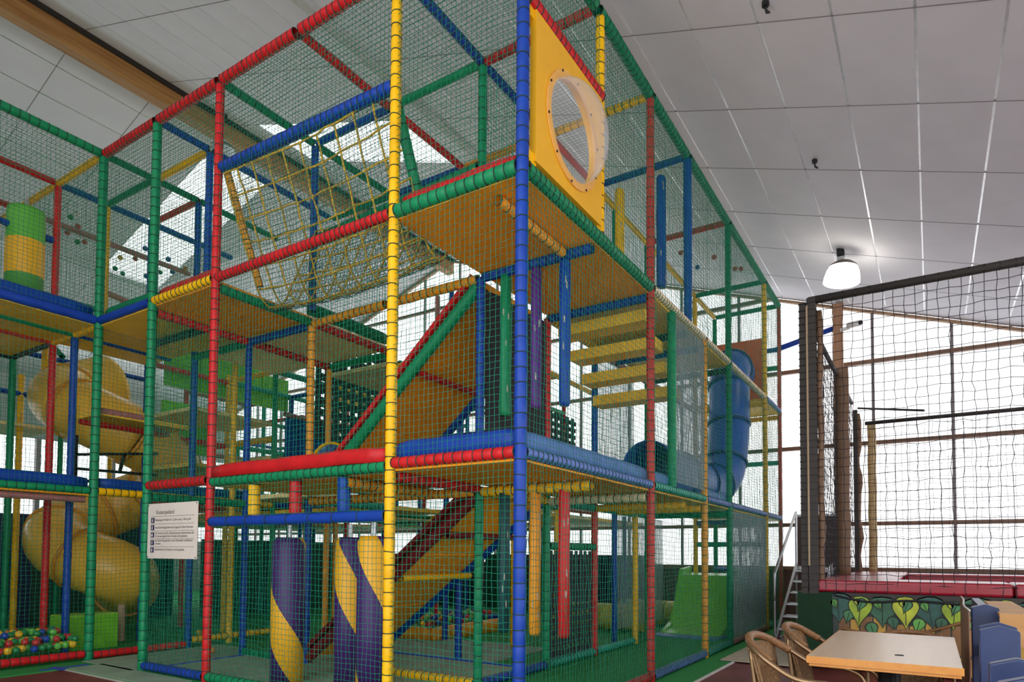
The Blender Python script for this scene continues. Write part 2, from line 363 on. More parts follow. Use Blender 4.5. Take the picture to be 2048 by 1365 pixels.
# ================================================================== main climbing frame
Z0, Z1, Z2, Z3 = 0.05, 1.96, 3.97, 5.98
Ya, Yb, Yc, Yd, Ye = 1.2, 2.4, 3.57, 4.71, 5.87
Yf, Yg, Yh = 6.45, 7.03, 8.2
XA, XB, XC, XD, XE, XF, XG = 1.2, 2.48, 3.7, 4.33, 5.52, 7.9, 9.2
mf = thing('climbing_frame', 'three-level corner climbing frame of padded coloured tubes and green netting in the centre', 'play frame', (0, 0, 0))
def post(x, y, z0, z1, c, r=0.042, lace=True): return tube('post', (x, y, z0), (x, y, z1), c, mf, r, 0.105, lace, 0.09)
def rail(p, q, c, lace=True, r=0.045, pitch=0.085):
    p = Vector(p); q = Vector(q); d = (q - p).normalized() * 0.035
    return tube('rail', p + d, q - d, c, mf, r, pitch, lace, 0.11)
# posts of the two outer faces
post(0, 0, 0, 6.03, 'B', 0.046); post(0, Ya, 0, 6.03, 'Y', 0.044); post(0, Yc, 0, Z3 - .04, 'R'); post(0, Yd, 0, Z3 - .04, 'G', 0.048); post(0, Ye, 0, Z3 - .02, 'G', 0.05)
post(XB, 0, 0, Z3 - .04, 'R'); post(XD, 0, 0, Z2, 'O'); post(XE, 0, 0, Z3 - .04, 'G'); post(XF, 0, 0, Z3 - .04, 'Y'); post(XG, 0, 0, Z3 + .02, 'R', 0.035)
post(XC, 0, Z2 + .02, Z3 - .04, 'B', 0.05, False); post(3.12, 0, Z1 + .03, Z2 - .05, 'G', 0.05, False); post(1.27, 0, Z2 + .05, Z3 - .03, 'Y', 0.04)
# inner posts
for (x, y, z0, z1, c) in [(XA, Ya, 0, Z1 - .1, 'G'), (XA, Ya, Z1 + .05, Z2 - .1, 'B'), (XA, Ya, Z2 + .05, Z3 - .04, 'G'),
        (XB, Ya, 0, Z1 - .05, 'G'), (XB, Ya, Z1 + .05, Z2 - .1, 'R'), (XC, Ya, 0, Z1 - .05, 'R'), (XC, Ya, Z1 + .05, Z2 - .1, 'B'), (XC, Ya, Z2, Z3 - .04, 'G'),
        (XD, Ya, Z2, Z3 - .04, 'G'), (XE, Ya, 0, Z3 - .04, 'G'), (XF, Ya, 0, Z3 - .04, 'Y'), (XG, Ya, 0, Z3 - .04, 'G'),
        (XA, Yc, 0, Z1 - .1, 'B'), (XA, Yc, Z1 + .05, Z2 - .1, 'O'), (XA, Yc, Z2 + .05, Z3 - .04, 'B'), (XA, Yd, 0, Z2 - .1, 'B'), (0.62, Yd, Z2 + .02, Z3 - .04, 'B'),
        (XA, Ye, 0, Z3 - .04, 'B'), (XB, Yd, 0, Z2 - .1, 'O'), (XB, Ye, 0, Z2 + .1, 'G'), (1.8, Ye, 0, Z2 + .35, 'Y'), (XB, Yc, 0, Z2, 'R'), (XB, Yb, 0, Z2 - .1, 'B'),
        (5.0, 1.5, 0, Z1 - .1, 'B'), (5.05, Ya, 0, Z1 - .05, 'Y'), (7.45, 2.38, 0, Z1, 'B')]:
    post(x, y, z0, z1, c, 0.043, (x < 1.5 or y < 1.3) and x < 3)
# outer-face rails, left face (X = 0)
rail((0, 0, Z2), (0, Ya, Z2), 'G', r=0.055); pad((0.07, 0.05, Z2 + .02), (0.07, Ya - .05, Z2 + .02), 'R', mf)
rail((0, Ya, Z2), (0, Yc, Z2), 'R', pitch=0.06)
rail((0, Yc, Z2), (0, Yd, Z2), 'Y', pitch=0.075); pad((0.07, Yc + .05, Z2 + .02), (0.07, Yd - .05, Z2 + .02), 'R', mf)
plain('rail', (0, Yd + .03, Z2), (0, Ye - .03, Z2), 'B', mf, 0.05); pad((0.07, Yd + .05, Z2 + .03), (0.07, Ye - .05, Z2 + .03), 'G', mf)
rail((0, 0, Z1), (0, Ya, Z1), 'R'); pad((0.06, 0.05, Z1 + .02), (0.06, Ya - .05, Z1 + .02), 'B', mf, 0.16, 0.1)
rail((0, Ya, Z1 - .02), (0, Yc, Z1 - .02), 'G'); pad((0.02, Ya + .05, Z1 + .02), (0.02, Yc - .05, Z1 + .02), 'R', mf, 0.13, 0.11)
rail((0, Yc, Z1), (0, Yd, Z1), 'R', r=0.05)
rail((0, Ya, 1.55), (0, Yc, 1.55), 'B', r=0.05, pitch=0.3)
for y, c in ((2.972, 'Y'), (2.388, 'R'), (1.777, 'B')): tube('spacer_post', (0.06, y, 1.60), (0.06, y, Z1 - .07), c, mf, 0.055, 0.1, True)
rail((0, Yc, Z0), (0, Yd, Z0), 'B'); rail((0, Ya, Z0), (0, Yc, Z0), 'G'); rail((0, 0, Z0), (0, Ya, Z0), 'R')
for a, b in ((0, Ya), (Ya, Yb), (Yb, Yc), (Yc, Yd), (Yd, Ye)): rail((0, a, Z3), (0, b, Z3), 'R', r=0.05, pitch=0.075)
rail((0.02, Ya, 5.03), (0.02, Yc, 5.09), 'B', r=0.055, pitch=0.075)
# outer-face rails, right face (Y = 0)
rail((0, 0, Z2), (XB, 0, Z2), 'G', r=0.055, pitch=0.07)
for a, b, c in ((XB, XD, 'C'), (XD, XE, 'C'), (XE, XF, 'C'), (XF, XG, 'S')): rail((a, 0, Z2), (b, 0, Z2), c, pitch=0.07)
for a, b, c in ((0, XB, 'S'), (XB, XD, 'T'), (XD, XE, 'S'), (XE, XF, 'S'), (XF, XG, 'S')): rail((a, 0, Z1), (b, 0, Z1), c, pitch=0.07)
pad((0.06, 0.07, Z1 + .02), (XB, 0.07, Z1 + .02), 'S', mf, 0.16, 0.1); pad((XB, 0.07, Z1 + .02), (3.1, 0.07, Z1 + .02), 'S', mf, 0.15, 0.1); pad((XD, 0.07, Z1 + .02), (XE, 0.07, Z1 + .02), 'S', mf, 0.12, 0.1)
for a, b, c in ((0, 1.2, 'R'), (1.2, XB, 'R'), (XB, XD, 'S'), (XD, XE, 'T'), (XE, XF, 'K'), (XF, XG, 'T')): rail((a, 0, Z0), (b, 0, Z0), c, pitch=0.06)
for a, b in ((0, XA), (XA, XB), (XB, XC), (XC, XE), (XE, XF), (XF, XG)): rail((a, 0, Z3), (b, 0, Z3), 'G', r=0.05, pitch=0.075)
# roof cross beams
for p, q, c in [((0, Ya), (XA, Ya), 'B'), ((XA, Ya), (XB, Ya), 'B'), ((XB, Ya), (XC, Ya), 'R'), ((XC, Ya), (XE, Ya), 'Y'), ((XE, Ya), (XF, Ya), 'Y'), ((XF, Ya), (XG, Ya), 'Y'),
        ((XA, 0), (XA, Ya), 'R'), ((XB, 0), (XB, Ya), 'Y'), ((XC, 0), (XC, Ya), 'B'), ((XE, 0), (XE, Ya), 'R'), ((XF, 0), (XF, Ya), 'G'), ((XG, 0), (XG, Ya), 'G'),
        ((0, Yb), (XA, Yb), 'R'), ((XA, Yb), (XB, Yb), 'R'), ((0, Yc), (XA, Yc), 'G'), ((XA, Yc), (XB, Yc), 'G'), ((XB, Yc), (XC, Yc), 'G'), ((0, Yd), (0.62, Yd), 'B'), ((0.62, Yd), (XB, Yd), 'B'),
        ((0, Ye), (XA, Ye), 'G'), ((XA, Ye), (XB, Ye), 'G'), ((XA, Ya), (XA, Yb), 'G'), ((XA, Yb), (XA, Yc), 'B'), ((0.62, Yd), (0.62, Ye), 'Y'), ((XB, Ya), (XB, Yb), 'O'), ((XB, Yb), (XB, Yc), 'B'), ((XB, Yc), (XB, Yd), 'G')]:
    rail((p[0], p[1], Z3), (q[0], q[1], Z3), c, p[0] == 0 or p[1] < 1, 0.042)
# deck-level beams
for p, q, c, z in [((0, Ya), (XA, Ya), 'R', Z2), ((XA, 0), (XA, Ya), 'B', Z2 - .03), ((XB, 0), (XB, Ya), 'B', Z2 - .03), ((XA, Ya), (XB, Ya), 'R', Z2), ((XC, 0), (XC, Ya), 'D', Z2 - .05), ((XD, 0), (XD, Ya), 'B', Z2 - .05), ((XE, 0), (XE, Ya), 'D', Z2 - .05), ((XF, 0), (XF, Ya), 'Y', Z2 - .05), ((XB, Ya), (XC, Ya), 'Y', Z2 - .08), ((XC, Ya), (XD, Ya), 'K', Z2 - .05), ((XD, Ya), (XF, Ya), 'K', Z2 - .05), ((XG, 0), (XG, Ya), 'Y', Z2 - .05),
        ((0, Yc), (XA, Yc), 'G', Z2 - .02), ((0, Yd), (XA, Yd), 'R', Z2 - .05), ((XA, Yc), (XA, Yd), 'B', Z2 - .05), ((XA, Yd), (XA, Ye), 'G', Z2 - .06), ((XA, Yc), (XB, Yc), 'R', Z2 - .02), ((XA, Yd), (XB, Yd), 'R', Z2 - .05), ((XB, Yc), (XB, Yd), 'G', Z2 - .05), ((0.6, Ye), (XA, Ye), 'Y', Z2), ((XA, Ye), (1.8, Ye), 'T', Z2), ((1.8, Ye), (XB, Ye), 'B', Z2), ((XB, Ye), (XC, Ye), 'T', Z2), ((0.6, Yd), (0.6, Ye), 'D', Z2 - .06), ((XA, Yc), (XA, Yb), 'O', Z2 - .1), ((XA, Yb), (XA, Ya), 'O', Z2 - .1), ((XB, Ya), (XB, Yb), 'Y', Z2 - .3), ((XB, Yb), (XC, Yb), 'Y', Z2 - .3),
        ((0, Ya), (XA, Ya), 'R', Z1 - .03), ((XA, 0), (XA, Ya), 'Y', Z1 - .06), ((0, 1.75), (XA, 1.75), 'O', Z1 - .05), ((XA, Ya), (XA, Yc), 'O', Z1 - .06), ((XB, 0), (XB, Ya), 'C', Z1 - .06), ((XC, 0), (XC, Ya), 'Y', Z1 - .06), ((XA, Ya), (XB, Ya), 'Y', Z1 - .05), ((XB, Ya), (XC, Ya), 'T', Z1 - .05), ((XC, Ya), (XE, Ya), 'T', Z1 - .05), ((XD, 0), (XD, Ya), 'Y', Z1 - .06), ((XE, 0), (XE, Ya), 'G', Z1 - .06), ((XF, 0), (XF, Ya), 'S', Z1 - .06), ((XG, 0), (XG, Ya), 'G', Z1),
        ((0, Ye), (XA, Ye), 'Y', Z1), ((XA, Ye), (XB, Ye), 'Y', Z1), ((XB, Ye), (XC, Ye), 'B', Z1), ((0, Yd), (XA, Yd), 'G', Z1 - .05), ((XA, Yc), (XB, Yc), 'T', Z1 - .05), ((XA, Yd), (XB, Yd), 'B', Z1 - .02),
        ((XA, Ya), (XA, Yb), 'Y', Z0), ((XA, Ya), (XB, Ya), 'B', Z0), ((XB, Ya), (XC, Ya), 'T', Z0), ((0, Ye), (0.6, Ye), 'R', Z0), ((0.6, Ye), (XA, Ye), 'R', Z0), ((XA, Yc), (XA, Yd), 'G', Z0), ((XA, Ye), (XB, Ye), 'Y', Z0 + .05), ((XC, Ya), (5.0, Ya), 'T', Z0), ((XB, Yc), (XC, Yd), 'Y', Z0 + .05),
        ((XG, 0), (XG, Ya), 'T', 3.0), ((XG, 0), (XG, Ya), 'G', 4.8), ((XG, 0), (XG, Ya), 'B', 5.15), ((XB, Ya), (XC, Ya), 'G', 1.35), ((XF, 0.05), (XF, Ya), 'T', 1.45), ((XF, 0.05), (XG, Ya), 'B', 1.0)]:
    z = z - .065 if z in (Z2 - .03, Z2 - .05, Z2 - .06, Z2 - .02, Z1 - .06, Z1 - .05, Z1 - .03) else z
    rail((p[0], p[1], z), (q[0], q[1], z), c, p[0] < 1.3 or (p[1] <= Ya and p[0] < 2.5), 0.046)
deck(.05, XA, Ye + .06, Yf, 2.93, DECKY, mf); rail((.05, Ye + .1, 2.93), (.62, Ye + .1, 2.93), 'K', False); rail((.62, Ye + .1, 2.93), (XA, Yf, 2.86), 'K', False); rail((.05, Yf, 2.86), (XA, Yf, 2.86), 'R', False)
pad((0.05, Ye + .06, Z1 + .03), (XB, Ye + .06, Z1 + .03), 'B', mf, 0.14)
pad((0.6, Ye + .06, Z2 + .03), (XA, Ye + .06, Z2 + .03), 'G', mf, 0.14)
pad((XA, Yc + .06, Z2 + .03), (XB, Yc + .06, Z2 + .03), 'G', mf, 0.14)
# decks (their undersides show from the floor)
for x0, x1, y0, y1, z, m in [(0, XA, 0, Ya, Z2 - .01, DECKO), (XA, XB, 0, Ya, Z2 - .01, DECKO), (XB, XC, 0, Ya, Z2 - .01, DECKY), (XC, XD, 0, Ya, Z2 - .01, DECKY), (XD, XE, 0, Ya, Z2 - .01, DECKY), (XF, XG, 0, Ya, Z2 - .01, DECKY),
        (0, XA, Yc, Yd, Z2 - .01, DECKO), (0, XA, Yd, Ye, Z2 - .01, DECKY), (XA, XB, Yc, Yd, Z2 - .01, DECKB), (XA, XB, Yd, Ye, Z2 - .01, DECKB), (XB, XC, Yc, Yd, Z2 - .2, DECKB), (XB, XC, Yb, Yc, Z2 - .25, DECKY),
        (0, XA, 0, Ya, Z1 - .01, DECKO), (XA, XB, 0, Ya, Z1 - .01, DECKO), (XB, XC, 0, Ya, Z1 - .01, DECKO), (XC, XE, 0, Ya, Z1 - .01, DECKY), (XE, XF, 0, Ya, Z1 - .01, DECKY), (XF, XG, 0, Ya, Z1 - .01, DECKB),
        (0, XA, Ya, Yb, Z1 - .01, DECKO), (0, XA, Yb, Yc, Z1 - .01, DECKY), (XA, XB, Yc, Yd, Z1 - .01, DECKB)]:
    deck(x0, x1, y0, y1, z, m, mf)
# stepped boards between level one and two behind the right face
for k in range(4): MB().box((XB + .1 + k * .3, 0.1, Z2 - .28 - k * .20), (XB + .36 + k * .3, Ya - .08, Z2 - .16 - k * .20)).build('step', DECKY, mf)
for y in (.28, .62): tube('deck_batten', (.12, y, Z2 - .11), (XA - .08, y, Z2 - .11), 'O', mf, .04, .11) if y < .5 else None
# two padded ramps
def ramp(y0, z0, y1, z1, x0, x1, edge, edge2, m, pc='R'):
    def at(t): return (y0 + (y1 - y0) * t, z0 + (z1 - z0) * t)
    for k in range(3):
        a, b = at(k / 3 + .004), at((k + 1) / 3 - .004); mb = MB()
        V = [(x0, a[0], a[1]), (x1, a[0], a[1]), (x1, b[0], b[1]), (x0, b[0], b[1])]; V = V + [(x, y, z + .05) for x, y, z in V]
        mb.quadmesh(V, [(0, 3, 2, 1), (4, 5, 6, 7), (0, 1, 5, 4), (1, 2, 6, 5), (2, 3, 7, 6), (3, 0, 4, 7)]); mb.build('ramp_board', m, mf)
    plain('ramp_edge', (x0 - .02, y0, z0 - .02), (x0 - .02, y1, z1 - .04), edge, mf, 0.06); plain('ramp_edge', (x1, y0, z0), (x1, y1, z1), edge2, mf, 0.06)
    mb = MB(); d = Vector((0, y1 - y0, z1 - z0)).normalized(); nrm = Vector((0, -d.z, d.y)); nrm = nrm if nrm.z > 0 else -nrm
    mb.bar(Vector((x0 - .02, y0, z0)) + nrm * .08, Vector((x0 - .02, y1, z1)) + nrm * .08, .09, .05, nrm); mb.build('ramp_pad', vin(pc), mf)
ramp(3.44, 1.98, 1.25, 3.86, XA + .05, XB - .03, 'G', 'B', DECKO)
ramp(3.60, 0.06, 1.25, 1.84, XA + .05, XB - .03, 'M', 'B', DECKO, 'M')
for (y, z, c) in ((2.02, 3.16, 'R'), (3.1, 2.22, 'Y'), (2.2, 1.06, 'Y'), (1.62, 1.50, 'M')): plain('ramp_crossbar', (XA + .05, y, z - .06), (XB - .05, y, z - .06), c, mf, 0.035)
# dark curtain beside the ramp, woven strap wall below it
cb = MB(); n = 14
V = [(XA + .08 + (XB - XA - .16) * i / n, Ya + .02 * math.sin(i * 1.7), z) for z in (2.25, 3.0, 3.8) for i in range(n + 1)]
cb.quadmesh(V, [(j * (n + 1) + i, j * (n + 1) + i + 1, (j + 1) * (n + 1) + i + 1, (j + 1) * (n + 1) + i) for j in range(2) for i in range(n)])
co = cb.build('curtain', DARK, mf); so = co.modifiers.new('thickness', 'SOLIDIFY'); so.thickness = 0.006
wv = None
def woven(x0, x1, y, z0, z1, parent, axis='x', nx=9, nz=10, gap=.35):
    k = 0
    for i in range(nx):
        a = x0 + (x1 - x0) * i / nx; b = a + (x1 - x0) / nx * (1 - gap)
        mb = MB(); mb.box((a, y - .004, z0), (b, y + .000, z1)) if axis == 'x' else mb.box((y - .004, a, z0), (y, b, z1)); mb.build('strap', DARK, parent)
    for i in range(nz):
        a = z0 + (z1 - z0) * i / nz; b = a + (z1 - z0) / nz * (1 - gap)
        mb = MB(); mb.box((x0, y + .001, a), (x1, y + .005, b)) if axis == 'x' else mb.box((y + .001, x0, a), (y + .005, x1, b)); mb.build('strap', DARK, parent)
woven(XB + .06, XC - .06, Ya, 0.1, 1.30, mf)
woven(XB + .1, XC + .9, Yd + .4, 2.9, Z2 + .5, mf, nx=12, nz=9)
woven(XC, XE + .4, 2.6, 2.7, 3.5, mf, nx=12, nz=7)
# grey fine-mesh infills
for (y, x0, x1, z0, z1) in ((-0.012, 3.16, XD - .04, Z1 + .1, Z2 - .07), (Ya, XC + .05, 5.0, Z1 + .1, Z2 - .1), (-0.012, XE + .06, XF - .06, .12, Z1 - .08), (Ya + .4, 5.2, 7.3, .15, Z1 - .1)):
    xnet(y, x0, x1, z0, z1, mf, m=GREYM, cell=0.021, r=0.0026, bulge=.01, jit=.0008, name='mesh_panel', seg=14)
# netting of the outer faces, roof and inner walls
for z0, z1 in ((Z0, Z1), (Z1, Z2), (Z2, Z3)):
    for a, b in ((0, Ya), (Ya, Yc), (Yc, Yd)): ynet(-0.02, a + .02, b - .02, z0 + .03, z1 - .03, mf)
    for a, b in ((0, XB), (XB, XD), (XD, XE), (XE, XF), (XF, XG)):
        if z0 == Z2 and a == 0: xnet(-0.05, 1.3, XB - .02, z0, z1, mf); xnet(-0.02, .05, 1.25, 5.22, z1, mf); continue
        xnet(-0.05, a, b, z0 + .03, z1 - .03, mf)
ynet(-0.02, Yd + .02, Ye - .02, Z2, Z3, mf)
for z0, z1 in ((Z0, Z1), (Z1, Z2)): xnet(Yd, .03, XA, z0, z1, mf)
for z0, z1 in ((Z0, Z1), (Z1, Z2)): xnet(Ye - .02, .03, XA, z0, z1, mf); xnet(Ye - .02, XA, XB, z0, z1, mf)
xnet(Ye - .02, 0.03, XA, Z2, Z3, mf); ynet(XA, Yd, Ye, Z2, Z3, mf)
for a, b, c, d in ((0, XB, 0, Ya), (XB, XE, 0, Ya), (XE, XG, 0, Ya), (0, XB, Ya, Yc), (0, XB, Yc, Ye)): znet(Z3 - .02, a, b, c, d, mf)
xnet(Ya, XA, XB, Z2, Z3, mf); xnet(Ya, XB, XE, Z2, Z3, mf); xnet(Ya, XE, XG, Z2, Z3, mf); ynet(XB, Ya, Yc, Z2, Z3, mf); ynet(XB, Yc, Ye, Z2 + .1, Z3, mf); xnet(Yc, XA, XB, Z2, Z3, mf)
ynet(XG, 0, Ya, Z1, Z2, mf); ynet(XG, 0, Ya, Z2, Z3, mf); xnet(Ya, XE, XG, Z1, Z2, mf); ynet(XB, Yb, Ye, Z1, Z2, mf)
# yellow bubble-window panel at the top corner
pm = mat('bubble_panel_yellow', (0.90, 0.46, 0.015), 0.4, var=0.04)
px0, px1, pz0, pz1, pcx, pcz, pr_ = 0.10, 1.20, 4.04, 5.15, 0.67, 4.56, 0.39
N = 48; V = []; Fc = []
for yy in (-0.05, 0.0):
    for k in range(N):
        an = 2 * PI * k / N; dx, dz = math.cos(an), math.sin(an)
        V.append((pcx + pr_ * dx, yy, pcz + pr_ * dz))
    for k in range(N):
        an = 2 * PI * k / N; dx, dz = math.cos(an), math.sin(an)
        t = min((px1 - pcx) / dx if dx > 1e-6 else ((px0 - pcx) / dx if dx < -1e-6 else 9), (pz1 - pcz) / dz if dz > 1e-6 else ((pz0 - pcz) / dz if dz < -1e-6 else 9))
        V.append((pcx + dx * t, yy, pcz + dz * t))
# snap the nearest border vertices to the panel corners
for s in (0, 2 * N):
    for cx_, cz_ in ((px0, pz0), (px1, pz0), (px0, pz1), (px1, pz1)):
        k = min(range(N), key=lambda i: (V[s + N + i][0] - cx_) ** 2 + (V[s + N + i][2] - cz_) ** 2); V[s + N + k] = (cx_, V[s][1], cz_)
for k in range(N):
    j = (k + 1) % N
    Fc += [(k, j, N + j, N + k), (2 * N + k, 3 * N + k, 3 * N + j, 2 * N + j), (k, 2 * N + k, 2 * N + j, j), (N + k, N + j, 3 * N + j, 3 * N + k)]
pb = MB(); pb.quadmesh(V, Fc); pn = pb.build('bubble_panel', pm, mf)
gl = bpy.data.materials.new('clear_plastic'); gl.use_nodes = True; b = gl.node_tree.nodes['Principled BSDF']; nt = gl.node_tree
lw = nt.nodes.new('ShaderNodeLayerWeight'); lw.inputs['Blend'].default_value = 0.25; tr = nt.nodes.new('ShaderNodeBsdfTransparent'); tr.inputs[0].default_value = (0.96, 0.97, 0.98, 1)
mx = nt.nodes.new('ShaderNodeMixShader'); b.inputs['Base Color'].default_value = (0.85, 0.86, 0.9, 1); b.inputs['Roughness'].default_value = 0.08
mp = nt.nodes.new('ShaderNodeMapRange'); mp.inputs['To Min'].default_value = 0.06; mp.inputs['To Max'].default_value = 0.6
nt.links.new(lw.outputs['Facing'], mp.inputs['Value']); nt.links.new(mp.outputs['Result'], mx.inputs['Fac']); nt.links.new(tr.outputs[0], mx.inputs[1]); nt.links.new(b.outputs[0], mx.inputs[2])
nt.links.new(mx.outputs[0], nt.nodes['Material Output'].inputs['Surface'])
dm = MB(); rows = 12; V = []; Fc = []
for i in range(rows + 1):
    f = i / rows * PI / 2
    for k in range(N): an = 2 * PI * k / N; V.append((pcx + (pr_ - .01) * math.cos(f) * math.cos(an), -0.055 - 0.25 * math.sin(f), pcz + (pr_ - .01) * math.cos(f) * math.sin(an)))
Fc = [(i * N + k, i * N + (k + 1) % N, (i + 1) * N + (k + 1) % N, (i + 1) * N + k) for i in range(rows) for k in range(N)]
dm.quadmesh(V, Fc); d0 = dm.build('bubble_dome', gl, pn, True, loc=(0, 0, 0))
fr = MB(); V = []
for rr, yy in ((pr_ - .02, -.052), (pr_ - .02, -.064), (pr_ + .04, -.064), (pr_ + .04, -.052)):
    for k in range(N): an = 2 * PI * k / N; V.append((pcx + rr * math.cos(an), yy, pcz + rr * math.sin(an)))
fr.quadmesh(V, [(i * N + k, i * N + (k + 1) % N, ((i + 1) % 4) * N + (k + 1) % N, ((i + 1) % 4) * N + k) for i in range(4) for k in range(N)])
fr.build('bubble_flange', mat('flange_orange', (0.88, 0.45, 0.10), 0.25, var=.03), pn, loc=(0, 0, 0))
for k in range(10):
    an = 2 * PI * (k + .3) / 10; c = (pcx + (pr_ + .03) * math.cos(an), pcz + (pr_ + .03) * math.sin(an))
    MB().cyl((c[0], -.064, c[1]), (c[0], -.071, c[1]), .009, n=8).build('screw', BLACKM, pn, loc=(0, 0, 0))
rail((0, -.02, 5.20), (1.27, -.02, 5.20), 'R', r=0.05, pitch=0.07)
for z in (4.05, 5.13):
    for x in (0.08, 1.22): MB().box((x - .06, -.03, z - .05), (x + .06, .03, z + .05)).build('bracket', vin('Y'), mf)
# outward red panel of the tube slide at the far end
MB().box((8.68, 0.2, 4.08), (8.74, 1.12, 5.25)).build('slide_panel', mat('slide_panel_red', (0.80, 0.10, 0.02), .45), mf)

# ------------------------------------------------------------------ rope bridge net hung between two bars on level two
sn = thing('scramble_net', 'sagging V-shaped climbing net of knotted yellow rope hung from a thick blue bar', 'climbing net', (0.6, 2.4, 3.85))
def ubridge(u, v):
    y = Ya + .06 + u * (Yc - Ya - .12); a = v
    x = np.where(a < .42, .02 + a / .42 * .42, np.where(a < .62, .44 + (a - .42) / .2 * .34, .78 + (a - .62) / .38 * .40))
    z = np.where(a < .42, 5.03 - a / .42 * 1.05, np.where(a < .62, 3.98 - .14 * np.sin((a - .42) / .2 * PI), 3.98 + (a - .62) / .38 * .95))
    z = z - .07 * np.sin(PI * u)
    return np.stack([x, y, z], -1)
net('rope_net', ubridge, 10, 12, ROPE, sn, 0.010, 20, 24, 0.004, 6)
net('net_lining', lambda u, v: ubridge(u, v) + np.array([0, 0, -.02]), 46, 58, mat('dark_net_cord', (0.01, 0.07, 0.06), .7), sn, 0.0022, 20, 26, 0.006)
tube('top_bar', (XA, Ya + .05, 4.97), (XA, Yc - .05, 4.86), 'G', sn, 0.045, 0.09)
tube('slant_bar', (0.05, Ya + .06, 5.0), (0.46, Ya + .06, 4.05), 'G', sn, 0.045, 0.12); tube('slant_bar', (0.05, Yc - .08, 5.05), (0.44, Yc - .1, 4.02), 'O', sn, 0.032, 0.09)
tube('slant_bar', (XA, Ya + .08, 4.95), (0.95, Ya + .06, 4.1), 'Y', sn, 0.04, 0.12)
knots = MB()
for i in range(0, 11):
    for j in range(1, 12, 1):
        p = ubridge(np.array([i / 10]), np.array([j / 12]))[0]; e = .019
        V = [(p[0] + e, p[1], p[2]), (p[0] - e, p[1], p[2]), (p[0], p[1] + e, p[2]), (p[0], p[1] - e, p[2]), (p[0], p[1], p[2] + e), (p[0], p[1], p[2] - e)]
        knots.quadmesh(V, [(0, 2, 4), (2, 1, 4), (1, 3, 4), (3, 0, 4), (2, 0, 5), (1, 2, 5), (3, 1, 5), (0, 3, 5)])
k_ = knots.build('rope_knots', ROPE, sn, True); k_['kind'] = 'stuff'

# ------------------------------------------------------------------ hanging soft rollers
def roller(x, y, ztop, zbot, c, r, label, group='hanging soft rollers'):
    t = thing('hanging_roller', label, 'roller', (x, y, zbot), group, world=False); L = ztop - zbot
    body = MB(); prof = [(0.0, 0.0), (r * .8, 0.0), (r, .03), (r * 1.01, L * .5), (r, L - .03), (r * .85, L), (0, L)]
    body.lathe(prof, 18); o = body.build('sleeve', vin(c), t, True, loc=(0, 0, 0)); o.scale = (1, .75, 1)
    MB().bar((0, 0, L - .01), (0.01, 0.005, L + .15), .035, .008, (0, 1, 0)).build('hanging_strap', mat('strap_beige', (.6, .42, .25), .8), t, loc=(0, 0, 0))
    for q in range(4):
        a = random.uniform(3.4, 4.6); z = random.uniform(.1, L - .1); mb = MB()
        rr = r * 1.012; V = [((rr) * math.cos(a + da), rr * math.sin(a + da), z + dz) for da, dz in ((-.1, -.02), (.12, -.035), (.14, .02), (-.08, .04))]
        mb.quadmesh(V, [(0, 1, 2, 3)]); so = mb.build('worn_patch', mat('worn_patch', (.45, .42, .36), .8), t, loc=(0, 0, 0)); so.scale = (1, .75, 1)
    return t
for y, c, nm, dz in ((0.93, 'G', 'green', 0), (0.60, 'P', 'dark purple', .03), (0.31, 'B', 'worn blue', .02)):
    roller(XA + .02, y, Z2 - .13, Z2 - 1.44 + dz, c, .062, f'{nm} hanging fabric roller between the first and second deck by the corner post')
for y, c, nm in ((0.93, 'N', 'dark teal'), (0.60, 'O', 'orange'), (0.31, 'R', 'worn red')):
    roller(XA + .02, y, Z1 - .12, Z1 - 1.42, c, .062, f'{nm} hanging fabric roller at ground level beside the blue corner post')
for y, c, nm in ((0.87, 'Y', 'yellow patterned'), (0.33, 'B', 'blue')):
    roller(XC + .02, y, Z3 - .14, Z3 - 1.5, c, .075, f'{nm} hanging fabric roller on the top level right of the bubble window')

# ------------------------------------------------------------------ upright purple squeeze rollers with a yellow spiral
def spiral_mat(name, ph):
    m = bpy.data.materials.new(name); m.use_nodes = True; nt = m.node_tree; b = nt.nodes['Principled BSDF']; b.inputs['Roughness'].default_value = .5
    tc = nt.nodes.new('ShaderNodeTexCoord'); sx = nt.nodes.new('ShaderNodeSeparateXYZ'); at = nt.nodes.new('ShaderNodeMath'); at.operation = 'ARCTAN2'
    nt.links.new(tc.outputs['Object'], sx.inputs[0]); nt.links.new(sx.outputs['Y'], at.inputs[0]); nt.links.new(sx.outputs['X'], at.inputs[1])
    d = nt.nodes.new('ShaderNodeMath'); d.operation = 'MULTIPLY_ADD'; d.inputs[1].default_value = 1 / (2 * PI); d.inputs[2].default_value = ph; nt.links.new(at.outputs[0], d.inputs[0])
    s = nt.nodes.new('ShaderNodeMath'); s.operation = 'MULTIPLY_ADD'; s.inputs[1].default_value = 0.67; nt.links.new(sx.outputs['Z'], s.inputs[0]); nt.links.new(d.outputs[0], s.inputs[2])
    f = nt.nodes.new('ShaderNodeMath'); f.operation = 'FRACT'; nt.links.new(s.outputs[0], f.inputs[0])
    g = nt.nodes.new('ShaderNodeMath'); g.operation = 'LESS_THAN'; g.inputs[1].default_value = .34; nt.links.new(f.outputs[0], g.inputs[0])
    mx = nt.nodes.new('ShaderNodeMix'); mx.data_type = 'RGBA'; mx.inputs['A'].default_value = (.055, .009, .125, 1); mx.inputs['B'].default_value = (.90, .45, .01, 1)
    nt.links.new(g.outputs[0], mx.inputs['Factor']); nt.links.new(mx.outputs['Result'], b.inputs['Base Color']); return m
